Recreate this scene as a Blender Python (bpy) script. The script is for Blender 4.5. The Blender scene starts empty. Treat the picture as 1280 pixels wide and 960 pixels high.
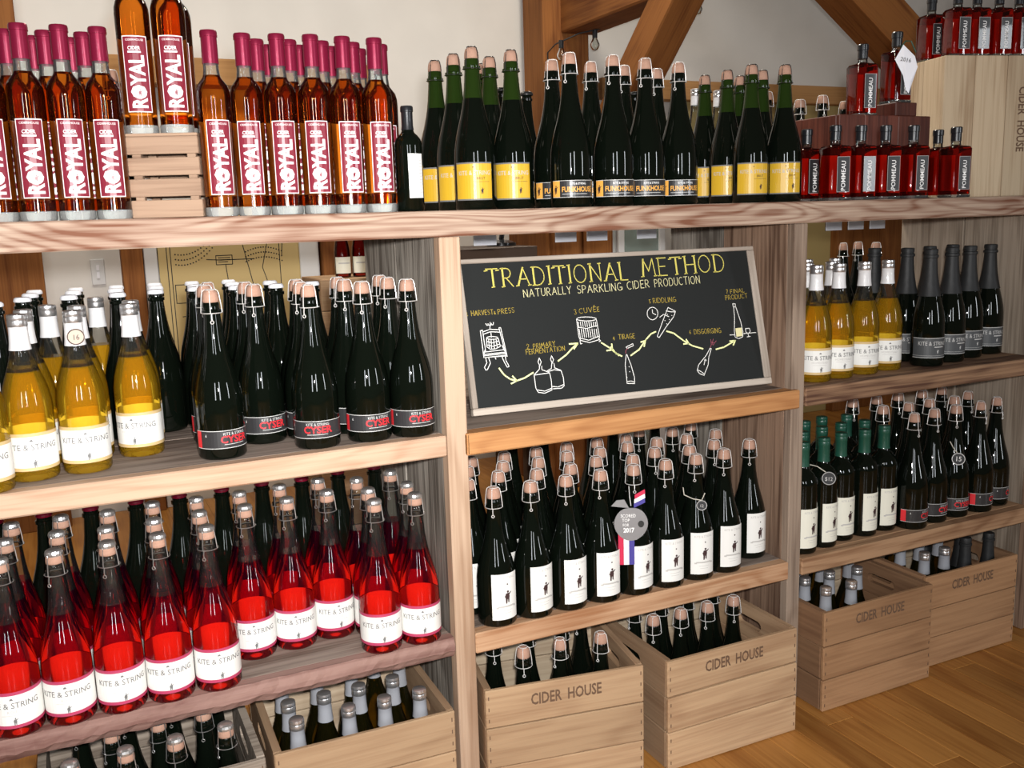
import bpy, bmesh, math, random
from mathutils import Vector, Matrix
random.seed(7)
C = bpy.context.scene.collection
scene = bpy.context.scene
R = math.radians

# ------------------------------------------------------------------ camera
CAM = Vector((0.0, -1.75, 1.24))
yaw, pitch, roll = R(25.137), R(9.9745), R(-1.7055)
fwd = Vector((math.sin(yaw)*math.cos(pitch), math.cos(yaw)*math.cos(pitch), -math.sin(pitch)))
rt = Vector((math.cos(yaw), -math.sin(yaw), 0)); up = rt.cross(fwd)
cr = rt*math.cos(roll) + up*math.sin(roll); cu = -rt*math.sin(roll) + up*math.cos(roll)
cd = bpy.data.cameras.new('camera'); cam = bpy.data.objects.new('camera', cd); C.objects.link(cam)
M = Matrix((cr, cu, -fwd)).transposed().to_4x4(); M.translation = CAM
cam.matrix_world = M
cd.sensor_width = 36; cd.lens = 36*1186/1280; cd.clip_start = 0.02
scene.camera = cam

# ------------------------------------------------------------------ light
w = bpy.data.worlds.new('world'); scene.world = w; w.use_nodes = True
w.node_tree.nodes['Background'].inputs[0].default_value = (1.0, 0.84, 0.66, 1)
w.node_tree.nodes['Background'].inputs[1].default_value = 0.055
def area(name, loc, target, sx, sy, power, col, shape='RECTANGLE', spread=180):
    l = bpy.data.lights.new(name, 'AREA'); l.shape = shape; l.size = sx
    if shape == 'RECTANGLE': l.size_y = sy
    l.energy = power; l.color = col; l.spread = R(spread)
    o = bpy.data.objects.new(name, l); C.objects.link(o); o.location = loc
    o.rotation_euler = (Vector(target)-Vector(loc)).to_track_quat('-Z', 'Y').to_euler()
    return o
# the flash of the camera, just above and right of its lens
area('camera_flash', CAM + up*0.062 + rt*0.035, CAM + up*0.062 + rt*0.035 + fwd + up*0.02 - rt*0.20, 0.055, 0.055, 31, (1.0, 0.97, 0.94), 'DISK', 120)
# shop windows behind the photographer
area('window_light', (-1.6, -4.4, 1.7), (0.4, 0, 1.0), 0.30, 1.5, 34, (0.92, 0.96, 1.0))
area('window_light', (0.2, -4.6, 1.7), (0.4, 0, 1.0), 0.30, 1.5, 34, (0.92, 0.96, 1.0))
area('window_light', (4.2, -4.2, 1.7), (1.4, 0, 1.0), 0.30, 1.5, 34, (0.92, 0.96, 1.0))
# warm ceiling lamps over the back room
area('ceiling_lamp', (2.0, 1.2, 3.0), (2.0, 1.4, 0), 0.5, 0.5, 30, (1.0, 0.90, 0.76))
area('ceiling_lamp', (0.0, 1.2, 3.0), (0.0, 1.4, 0), 0.5, 0.5, 30, (1.0, 0.90, 0.76))
scene.cycles.transparent_max_bounces = 24
scene.view_settings.view_transform = 'Standard'
scene.view_settings.look = 'None'
scene.view_settings.exposure = 0.0
scene.view_settings.gamma = 1.0
scene.view_settings.use_curve_mapping = False

# ------------------------------------------------------------------ materials
def mat(name, col, rough=0.5, metal=0.0, trans=0.0, ior=1.45, coat=0.0, spec=0.5, bump=None):
    m = bpy.data.materials.new(name); m.use_nodes = True
    b = m.node_tree.nodes['Principled BSDF']
    b.inputs['Base Color'].default_value = (*col, 1); b.inputs['Roughness'].default_value = rough
    b.inputs['Metallic'].default_value = metal; b.inputs['Transmission Weight'].default_value = trans
    b.inputs['IOR'].default_value = ior; b.inputs['Coat Weight'].default_value = coat
    b.inputs['Specular IOR Level'].default_value = spec
    m.diffuse_color = (*col, 1)
    if bump:
        nt = m.node_tree; tc = nt.nodes.new('ShaderNodeTexCoord'); n = nt.nodes.new('ShaderNodeTexNoise')
        n.inputs['Scale'].default_value = bump[0]; n.inputs['Detail'].default_value = 4
        nt.links.new(tc.outputs['Object'], n.inputs['Vector'])
        bp = nt.nodes.new('ShaderNodeBump'); bp.inputs['Strength'].default_value = bump[1]; bp.inputs['Distance'].default_value = 0.004
        nt.links.new(n.outputs['Fac'], bp.inputs['Height']); nt.links.new(bp.outputs['Normal'], b.inputs['Normal'])
        mx = nt.nodes.new('ShaderNodeMix'); mx.data_type = 'RGBA'
        mx.inputs[6].default_value = (*[c*0.82 for c in col], 1); mx.inputs[7].default_value = (*[min(1, c*1.08) for c in col], 1)
        nt.links.new(n.outputs['Fac'], mx.inputs[0]); nt.links.new(mx.outputs[2], b.inputs['Base Color'])
    return m
def wood(name, light, dark, axis='X', rings=10.0, fine=1.0, rough=0.75, tone=0.25, amount=0.75, bump=0.35, knots=0.0):
    """sawn board: contour rings of a stretched noise (cathedral grain) and fine fibre lines; grain runs along the axis"""
    m = bpy.data.materials.new(name); m.use_nodes = True; nt = m.node_tree; N = nt.nodes; L = nt.links
    b = N['Principled BSDF']; b.inputs['Roughness'].default_value = rough; b.inputs['Specular IOR Level'].default_value = 0.25
    m.diffuse_color = (*light, 1)
    tc = N.new('ShaderNodeTexCoord'); oi = N.new('ShaderNodeObjectInfo')
    off = N.new('ShaderNodeVectorMath'); off.operation = 'MULTIPLY'; off.inputs[1].default_value = (17.3, 9.1, 23.7)
    comb = N.new('ShaderNodeCombineXYZ')
    for i in range(3): L.new(oi.outputs['Random'], comb.inputs[i])
    L.new(comb.outputs[0], off.inputs[0])
    def mapped(sl, sc):
        mp = N.new('ShaderNodeMapping'); s = [sc, sc, sc]; s['XYZ'.index(axis)] = sl; mp.inputs['Scale'].default_value = s
        L.new(tc.outputs['Object'], mp.inputs['Vector'])
        a = N.new('ShaderNodeVectorMath'); a.operation = 'ADD'; L.new(mp.outputs[0], a.inputs[0]); L.new(off.outputs[0], a.inputs[1])
        return a.outputs[0]
    def noise(v, scale, det, dist=0.0):
        n = N.new('ShaderNodeTexNoise'); n.inputs['Scale'].default_value = scale; n.inputs['Detail'].default_value = det
        n.inputs['Distortion'].default_value = dist; L.new(v, n.inputs['Vector']); return n.outputs['Fac']
    def math_(op, a, bb):
        n = N.new('ShaderNodeMath'); n.operation = op
        for i, q in enumerate((a, bb)):
            if q is None: continue
            if isinstance(q, (int, float)): n.inputs[i].default_value = q
            else: L.new(q, n.inputs[i])
        return n.outputs[0]
    big = noise(mapped(1.4, 7.0), 1.0, 2.2, 0.3)
    ring = math_('SINE', math_('MULTIPLY', big, rings*6.283), None)
    ring = math_('POWER', math_('ADD', math_('MULTIPLY', ring, 0.5), 0.5), 2.2)
    fib = noise(mapped(4.0*fine, 130*fine), 1.0, 3.0)
    blot = noise(mapped(2.0, 5.0), 1.0, 2.0)
    fac = math_('ADD', math_('MULTIPLY', ring, 0.55), math_('MULTIPLY', math_('SUBTRACT', fib, 0.40), 2.6))
    fac = math_('ADD', fac, math_('MULTIPLY', math_('SUBTRACT', blot, 0.5), 2.0))
    mx = N.new('ShaderNodeMix'); mx.data_type = 'RGBA'; mx.clamp_factor = True
    mx.inputs[6].default_value = (*light, 1); mx.inputs[7].default_value = (*dark, 1)
    L.new(math_('MULTIPLY', fac, amount), mx.inputs[0])
    hsv = N.new('ShaderNodeHueSaturation'); L.new(mx.outputs[2], hsv.inputs['Color'])
    v = math_('ADD', math_('MULTIPLY', oi.outputs['Random'], tone*2), 1-tone); L.new(v, hsv.inputs['Value'])
    out = hsv.outputs[0]
    if knots > 0:
        vo = N.new('ShaderNodeTexVoronoi'); vo.inputs['Scale'].default_value = 1.0; L.new(mapped(3.0, 7.0), vo.inputs['Vector'])
        k = N.new('ShaderNodeMapRange'); k.inputs[1].default_value = 0.02; k.inputs[2].default_value = 0.10; k.inputs[3].default_value = knots; k.inputs[4].default_value = 0
        L.new(vo.outputs['Distance'], k.inputs[0])
        m2 = N.new('ShaderNodeMix'); m2.data_type = 'RGBA'; m2.inputs[7].default_value = (0.10, 0.035, 0.015, 1)
        L.new(k.outputs[0], m2.inputs[0]); L.new(out, m2.inputs[6]); out = m2.outputs[2]
    L.new(out, b.inputs['Base Color'])
    bp = N.new('ShaderNodeBump'); bp.inputs['Strength'].default_value = bump; bp.inputs['Distance'].default_value = 0.002
    L.new(fib, bp.inputs['Height']); L.new(bp.outputs['Normal'], b.inputs['Normal'])
    return m

W_TOP = wood('sawn_pine_with_red_grain', (0.45, 0.335, 0.255), (0.17, 0.070, 0.040), 'X', 26, tone=0.04, amount=0.80)
W_PINE = wood('pale_pine', (0.50, 0.345, 0.24), (0.36, 0.21, 0.13), 'X', 12, tone=0.05, amount=0.7)
W_PINE_K = wood('knotty_pine', (0.52, 0.32, 0.19), (0.32, 0.15, 0.07), 'X', 12, tone=0.05, amount=0.75, knots=0.9)
W_PINE_Z = wood('pale_pine_post', (0.50, 0.355, 0.25), (0.32, 0.20, 0.125), 'Z', 5, tone=0.05, amount=0.7, knots=0.5)
W_ORANGE = wood('orange_fir', (0.50, 0.25, 0.10), (0.33, 0.14, 0.05), 'X', 12, tone=0.05, amount=0.7)
W_GREY_X = wood('weathered_grey_board', (0.30, 0.24, 0.20), (0.12, 0.085, 0.065), 'X', 6, tone=0.1, amount=0.9)
W_GREY_Z = wood('weathered_grey_panel', (0.33, 0.30, 0.26), (0.10, 0.085, 0.07), 'Z', 6, tone=0.14, amount=1.0, bump=0.7)
W_BROWN_Z = wood('rough_brown_panel', (0.27, 0.175, 0.12), (0.09, 0.05, 0.032), 'Z', 5, tone=0.12, amount=1.0, bump=0.7)
W_END_Z = wood('pale_grey_panel', (0.40, 0.33, 0.26), (0.20, 0.155, 0.115), 'Z', 5, tone=0.1, knots=0.6, amount=0.9)
W_POST2 = wood('grey_brown_post', (0.33, 0.25, 0.19), (0.16, 0.11, 0.08), 'Z', 6, tone=0.05, amount=0.9)
W_RED = wood('barn_board_edge_with_red_paint', (0.30, 0.18, 0.15), (0.11, 0.038, 0.032), 'X', 4, fine=0.5, tone=0.04, amount=0.9, bump=0.9)
W_DARKX = wood('dark_rough_board', (0.32, 0.19, 0.11), (0.09, 0.042, 0.026), 'X', 6, tone=0.05, amount=1.0, bump=0.8)
W_BRX = wood('brown_fir', (0.42, 0.25, 0.14), (0.22, 0.11, 0.055), 'X', 12, tone=0.05, amount=0.8)
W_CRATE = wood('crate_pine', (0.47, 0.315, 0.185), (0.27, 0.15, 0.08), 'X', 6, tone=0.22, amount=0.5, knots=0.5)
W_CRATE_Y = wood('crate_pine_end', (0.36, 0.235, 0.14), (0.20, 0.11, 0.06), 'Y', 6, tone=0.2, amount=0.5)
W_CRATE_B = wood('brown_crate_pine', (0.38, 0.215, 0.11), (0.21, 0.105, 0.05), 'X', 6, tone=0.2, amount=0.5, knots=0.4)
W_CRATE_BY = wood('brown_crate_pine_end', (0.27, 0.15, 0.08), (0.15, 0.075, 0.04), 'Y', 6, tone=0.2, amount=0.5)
W_CRATE_IN = wood('crate_pine_inside', (0.52, 0.42, 0.30), (0.33, 0.24, 0.16), 'X', 4, tone=0.12, amount=0.6)
W_CRATE_Z = wood('crate_pine_upright', (0.56, 0.44, 0.30), (0.33, 0.22, 0.13), 'Z', 4, tone=0.12, amount=0.7)
W_SLATC = wood('slatted_crate_wood', (0.33, 0.22, 0.15), (0.17, 0.10, 0.065), 'X', 4, tone=0.12, amount=0.8)
W_GCRATE = wood('grey_crate_wood', (0.32, 0.27, 0.22), (0.14, 0.11, 0.085), 'X', 5, tone=0.15, amount=0.9)
W_REDBOX = wood('dark_red_stained_wood', (0.12, 0.035, 0.022), (0.05, 0.014, 0.010), 'Z', 5, tone=0.3, rough=0.5, amount=0.8)
W_FLOOR = wood('oak_floor', (0.44, 0.20, 0.05), (0.27, 0.10, 0.02), 'Y', 4, tone=0.2, amount=0.7, rough=0.3, bump=0.08, knots=0.3)
W_TIMBER_Z = wood('timber_frame', (0.27, 0.105, 0.028), (0.14, 0.045, 0.011), 'Z', 4, tone=0.08, amount=0.7)
W_TIMBER_Y = wood('timber_beam', (0.26, 0.10, 0.026), (0.13, 0.04, 0.010), 'Y', 4, tone=0.08, amount=0.7)
W_TIMBER_X = wood('timber_rail', (0.46, 0.25, 0.10), (0.30, 0.14, 0.05), 'X', 4, tone=0.08, amount=0.5)
W_FRAME = wood('driftwood_frame', (0.46, 0.40, 0.34), (0.28, 0.23, 0.19), 'X', 5, tone=0.1)
WALL = mat('plaster', (0.72, 0.70, 0.665), 0.9, bump=(3.0, 0.05))
WHITE = mat('white_paint', (0.66, 0.67, 0.68), 0.6)
YWALL = mat('ochre_paint', (0.42, 0.32, 0.13), 0.8)
PAPER = mat('white_card', (0.85, 0.86, 0.92), 0.6)
PLASTIC = mat('clear_plastic', (0.9, 0.95, 0.95), 0.05, trans=0.9, ior=1.2)
MAPC = mat('tan_map_paper', (0.55, 0.42, 0.19), 0.7)
INK = mat('black_ink', (0.02, 0.02, 0.02), 0.6)
STENCIL = mat('stencil_ink', (0.13, 0.075, 0.045), 0.8)
BOARD = mat('chalkboard_black', (0.008, 0.010, 0.010), 0.8, bump=(6, 0.03))
CH_W = mat('white_chalk', (0.85, 0.85, 0.82), 0.9); CH_Y = mat('yellow_chalk', (0.62, 0.55, 0.12), 0.9)
CH_P = mat('pale_yellow_chalk', (0.72, 0.68, 0.38), 0.9); CH_O = mat('ochre_chalk', (0.45, 0.33, 0.05), 0.9)
CH_A = mat('lime_chalk', (0.88, 0.92, 0.45), 0.9); CH_R = mat('red_chalk', (0.35, 0.08, 0.12), 0.9)

G_DARK = mat('black_green_glass', (0.0025, 0.004, 0.0025), 0.03, spec=0.5)
G_NECK = mat('green_glass', (0.012, 0.026, 0.004), 0.03, spec=0.5)
def clear_glass(name, tint, opacity=0.12, body=None):
    m = bpy.data.materials.new(name); m.use_nodes = True; nt = m.node_tree; N = nt.nodes; L = nt.links
    N.remove(N['Principled BSDF']); tr = N.new('ShaderNodeBsdfTransparent'); tr.inputs[0].default_value = (*tint, 1)
    gl = N.new('ShaderNodeBsdfGlossy'); gl.inputs['Roughness'].default_value = 0.03
    df = N.new('ShaderNodeBsdfDiffuse'); df.inputs[0].default_value = (*(body or [t*0.75 for t in tint]), 1)
    fr = N.new('ShaderNodeFresnel'); fr.inputs[0].default_value = 1.5
    a = N.new('ShaderNodeMixShader'); a.inputs[0].default_value = opacity; L.new(tr.outputs[0], a.inputs[1]); L.new(df.outputs[0], a.inputs[2])
    s = N.new('ShaderNodeMixShader'); L.new(fr.outputs[0], s.inputs[0]); L.new(a.outputs[0], s.inputs[1]); L.new(gl.outputs[0], s.inputs[2])
    L.new(s.outputs[0], N['Material Output'].inputs[0]); m.diffuse_color = (*tint, 1)
    return m
G_CLEAR = clear_glass('clear_glass', (0.84, 0.86, 0.84), 0.01)
G_THICK = clear_glass('thick_clear_glass', (0.90, 0.93, 0.92), 0.07)
L_ROSE = clear_glass('rose_cider', (0.85, 0.10, 0.05), 0.04, (0.16, 0.003, 0.05))
L_KITE = clear_glass('golden_cider', (0.97, 0.78, 0.20), 0.20, (0.62, 0.34, 0.015))
L_ROYAL = clear_glass('amber_cider', (0.95, 0.50, 0.13), 0.04, (0.25, 0.02, 0.006))
G_BASE = clear_glass('thick_glass_base', (0.90, 0.93, 0.92), 0.22, (0.95, 0.97, 0.95))
G_OLIVE = clear_glass('olive_glass', (0.62, 0.50, 0.12), 0.10, (0.05, 0.045, 0.01))
L_POM = clear_glass('red_brown_cider', (0.66, 0.06, 0.02), 0.08, (0.16, 0.008, 0.004))
CORK = mat('cork', (0.43, 0.25, 0.18), 0.8, bump=(220, 0.3))
WIRE = mat('steel_wire', (0.82, 0.80, 0.78), 0.35, metal=0.35)
WIRE_S = mat('silvery_wire', (0.62, 0.61, 0.60), 0.28, metal=0.85)
WIRE_B = mat('black_wire', (0.05, 0.05, 0.05), 0.35, metal=0.6)
SILVER = mat('silver_foil', (0.78, 0.78, 0.79), 0.28, metal=0.9)
CAPSULE_W = mat('white_capsule', (0.74, 0.74, 0.75), 0.4, coat=0.3)
CAPSULE_G = mat('grey_capsule', (0.30, 0.31, 0.34), 0.4, coat=0.2)
CROWN_W = mat('white_crown_cap', (0.80, 0.80, 0.84), 0.35)
CROWN_R = mat('crimson_crown_cap', (0.42, 0.01, 0.05), 0.3, coat=0.4)
CROWN_K = mat('black_crown_cap', (0.02, 0.02, 0.02), 0.35)
MAROON = mat('maroon_capsule', (0.24, 0.012, 0.045), 0.3, metal=0.45, coat=0.3)
BLACKCAP = mat('black_stopper', (0.012, 0.013, 0.016), 0.3, coat=0.4)
BLACKFOIL = mat('matt_black_foil', (0.016, 0.017, 0.018), 0.55, bump=(60, 0.25))
GREENCAP = mat('dark_green_capsule', (0.012, 0.07, 0.045), 0.35, coat=0.3)
P_WHITE = mat('white_label', (0.80, 0.80, 0.77), 0.55); P_CREAM = mat('cream_label', (0.78, 0.77, 0.66), 0.6)
P_EDGE = mat('tan_label_edge', (0.62, 0.45, 0.22), 0.5); P_REDGE = mat('rose_label_edge', (0.45, 0.05, 0.12), 0.5)
P_YEL = mat('yellow_label', (0.62, 0.38, 0.025), 0.4, coat=0.3); P_BLK = mat('charcoal_label', (0.030, 0.030, 0.032), 0.4, coat=0.3)
P_DGR = mat('dark_grey_label', (0.07, 0.075, 0.08), 0.45); P_MAR = mat('maroon_label', (0.20, 0.018, 0.035), 0.35, coat=0.4)
I_SIL = mat('silver_ink', (0.55, 0.55, 0.54), 0.4); I_GRY = mat('grey_ink', (0.16, 0.16, 0.16), 0.6); I_PALE = mat('pale_grey_ink', (0.50, 0.49, 0.47), 0.6)
I_RED = mat('red_ink', (0.75, 0.03, 0.04), 0.45); I_ORG = mat('orange_ink', (0.85, 0.42, 0.08), 0.45); I_WHT = mat('white_ink', (0.88, 0.88, 0.87), 0.45)
I_BRN = mat('dark_brown_ink', (0.05, 0.025, 0.025), 0.6)

# ------------------------------------------------------------------ object helpers
def tag(o, label=None, cat=None, group=None, kind=None):
    if label: o['label'] = label
    if cat: o['category'] = cat
    if group: o['group'] = group
    if kind: o['kind'] = kind
    return o
def thing(name, label, cat, loc=(0, 0, 0), rotz=0.0, group=None):
    o = bpy.data.objects.new(name, None); C.objects.link(o); o.location = loc; o.rotation_euler = (0, 0, rotz)
    o.empty_display_size = 0.02
    return tag(o, label, cat, group)
def obj(name, me, parent=None):
    o = bpy.data.objects.new(name, me); C.objects.link(o)
    if parent is not None: o.parent = parent
    return o
def to_mesh(name, bm, mats, smooth=False, autosmooth=None):
    me = bpy.data.meshes.new(name)
    bm.normal_update()
    if smooth:
        for f in bm.faces: f.smooth = True
        if autosmooth:
            for e in bm.edges:
                if len(e.link_faces) == 2 and e.calc_face_angle(0) > R(autosmooth): e.smooth = False
    bm.to_mesh(me); bm.free()
    for m in (mats if isinstance(mats, (list, tuple)) else [mats]): me.materials.append(m)
    return me
def box(bm, x0, x1, y0, y1, z0, z1, mi=0, bev=0.0, mtx=None):
    b2 = bmesh.new() if bev else bm
    r = bmesh.ops.create_cube(b2, size=1.0)
    for v in r['verts']:
        v.co = Vector(((x0+x1)/2 + v.co.x*(x1-x0), (y0+y1)/2 + v.co.y*(y1-y0), (z0+z1)/2 + v.co.z*(z1-z0)))
    if bev:
        bmesh.ops.bevel(b2, geom=b2.edges[:], offset=bev, segments=1, affect='EDGES')
        for f in b2.faces: f.material_index = mi
        if mtx: b2.transform(mtx)
        tmp = bpy.data.meshes.new('t'); b2.to_mesh(tmp); b2.free(); bm.from_mesh(tmp); bpy.data.meshes.remove(tmp)
    else:
        for v in r['verts']:
            for f in v.link_faces: f.material_index = mi
        if mtx:
            for v in r['verts']: v.co = mtx @ v.co
def boxo(name, x0, x1, y0, y1, z0, z1, m, parent=None, bev=0.002, origin=True):
    """one bevelled board, its origin at its own centre"""
    bm = bmesh.new(); cx, cy, cz = (x0+x1)/2, (y0+y1)/2, (z0+z1)/2
    box(bm, x0-cx, x1-cx, y0-cy, y1-cy, z0-cz, z1-cz, 0, bev)
    o = obj(name, to_mesh(name, bm, m), parent); o.location = (cx, cy, cz); return o
def lathe(bm, prof, seg=28, mis=None, z0=0.0, cx=0.0, cy=0.0):
    """prof: list of (r, z); r = 0 closes"""
    rings = []
    for r, z in prof:
        if r < 1e-6: rings.append([bm.verts.new((cx, cy, z+z0))])
        else: rings.append([bm.verts.new((cx + r*math.cos(2*math.pi*i/seg), cy + r*math.sin(2*math.pi*i/seg), z+z0)) for i in range(seg)])
    for k in range(len(rings)-1):
        a, b = rings[k], rings[k+1]; mi = mis[k] if mis else 0
        for i in range(seg):
            j = (i+1) % seg
            if len(a) == 1 and len(b) == 1: continue
            if len(a) == 1: f = bm.faces.new((a[0], b[j], b[i]))
            elif len(b) == 1: f = bm.faces.new((a[i], a[j], b[0]))
            else: f = bm.faces.new((a[i], a[j], b[j], b[i]))
            f.material_index = mi
def tube(bm, pts, r, seg=4, closed=False, mi=0):
    pts = [Vector(p) for p in pts]; n = len(pts); rings = []
    for k in range(n):
        if closed: t = pts[(k+1) % n] - pts[k-1]
        else: t = pts[min(k+1, n-1)] - pts[max(k-1, 0)]
        if t.length < 1e-9: t = Vector((0, 0, 1))
        t.normalize(); a = t.cross(Vector((0.13, 0.21, 0.97)))
        if a.length < 0.2: a = t.cross(Vector((1, 0, 0)))
        a.normalize(); b = t.cross(a)
        rings.append([bm.verts.new(pts[k] + a*r*math.cos(2*math.pi*i/seg) + b*r*math.sin(2*math.pi*i/seg)) for i in range(seg)])
    for k in range(n if closed else n-1):
        A, B = rings[k], rings[(k+1) % n]
        for i in range(seg):
            j = (i+1) % seg; f = bm.faces.new((A[i], A[j], B[j], B[i])); f.material_index = mi
_tc = {}
BOLD = {'ROYAL': .030, 'CYSER': .022, 'POMMEAU': .012, 'FUNKHOUSE': .022, 'CIDER': .02, 'KITE & STRING': .004, 'CIDER  HOUSE': .022, '2017': .03}
def text_tris(s, size=1.0, xs=1.0, align='CENTER'):
    """flat triangles of a text, from Blender's own font"""
    key = (s, size, xs, align)
    if key in _tc: return _tc[key]
    cu_ = bpy.data.curves.new('t', 'FONT'); cu_.body = s; cu_.size = size; cu_.align_x = align; cu_.resolution_u = 2; cu_.offset = BOLD.get(s, 0)*size
    o = bpy.data.objects.new('t', cu_); me = bpy.data.meshes.new_from_object(o); me.calc_loop_triangles()
    vs = [(v.co.x*xs, v.co.y) for v in me.vertices]; tr = [tuple(t.vertices) for t in me.loop_triangles]
    bpy.data.objects.remove(o); bpy.data.curves.remove(cu_); bpy.data.meshes.remove(me)
    _tc[key] = (vs, tr); return _tc[key]
PERSON = [[(.02,.62),(.2,.70),(.22,.90),(.06,1.0),(-.12,.94),(-.14,.74)],[(-.3,.55),(.22,.62),(.34,.1),(.28,-.35),(-.36,-.30),(-.42,.1)],[(.15,.50),(.62,.78),(.66,.66),(.26,.28)],[(-.25,.50),(-.52,.05),(-.42,-.02),(-.2,.25)],[(-.34,-.28),(-.02,-.30),(-.12,-1),(-.32,-1)],[(.02,-.30),(.28,-.32),(.24,-.78),(.36,-.86),(.06,-.84)]]
def print_mesh(name, shapes, mapf, mats, step=0.006):
    """flat print laid on a surface: shapes = (kind, ..., material index, lift)"""
    bm = bmesh.new()
    flat_ = []
    for s in shapes: flat_ += s if isinstance(s, list) else [s]
    for s in flat_:
        b = bmesh.new(); kind = s[0]
        if kind == 'rect':
            _, u0, u1, v0, v1, mi, lift = s
            b.faces.new([b.verts.new(p) for p in ((u0, v0, 0), (u1, v0, 0), (u1, v1, 0), (u0, v1, 0))])
        elif kind == 'poly':
            _, pts, mi, lift = s
            f = b.faces.new([b.verts.new((p[0], p[1], 0)) for p in pts]); bmesh.ops.triangulate(b, faces=[f])
        elif kind == 'text':
            _, t, u, v, size, xs, rot, mi, lift = s
            vs, tr = text_tris(t, size, xs); c_, s_ = math.cos(rot), math.sin(rot)
            vv = [b.verts.new((u + x*c_ - y*s_, v + x*s_ + y*c_, 0)) for x, y in vs]
            for t3 in tr:
                try: b.faces.new([vv[i] for i in t3])
                except ValueError: pass
        us = [v.co.x for v in b.verts]
        if us and step:
            k = math.ceil(min(us)/step)
            while k*step < max(us) - 1e-6:
                bmesh.ops.bisect_plane(b, geom=b.verts[:]+b.edges[:]+b.faces[:], plane_co=(k*step, 0, 0), plane_no=(1, 0, 0)); k += 1
        for v in b.verts: v.co = mapf(v.co.x, v.co.y, lift)
        for f in b.faces: f.material_index = mi
        tmp = bpy.data.meshes.new('t'); b.to_mesh(tmp); b.free(); bm.from_mesh(tmp); bpy.data.meshes.remove(tmp)
    return to_mesh(name, bm, mats)
def cyl(Rd):
    return lambda u, v, l: Vector(((Rd+.0003+l)*math.sin(u/Rd), -(Rd+.0003+l)*math.cos(u/Rd), v))
def flat(y):
    return lambda u, v, l: Vector((u, y-l, v))
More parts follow.
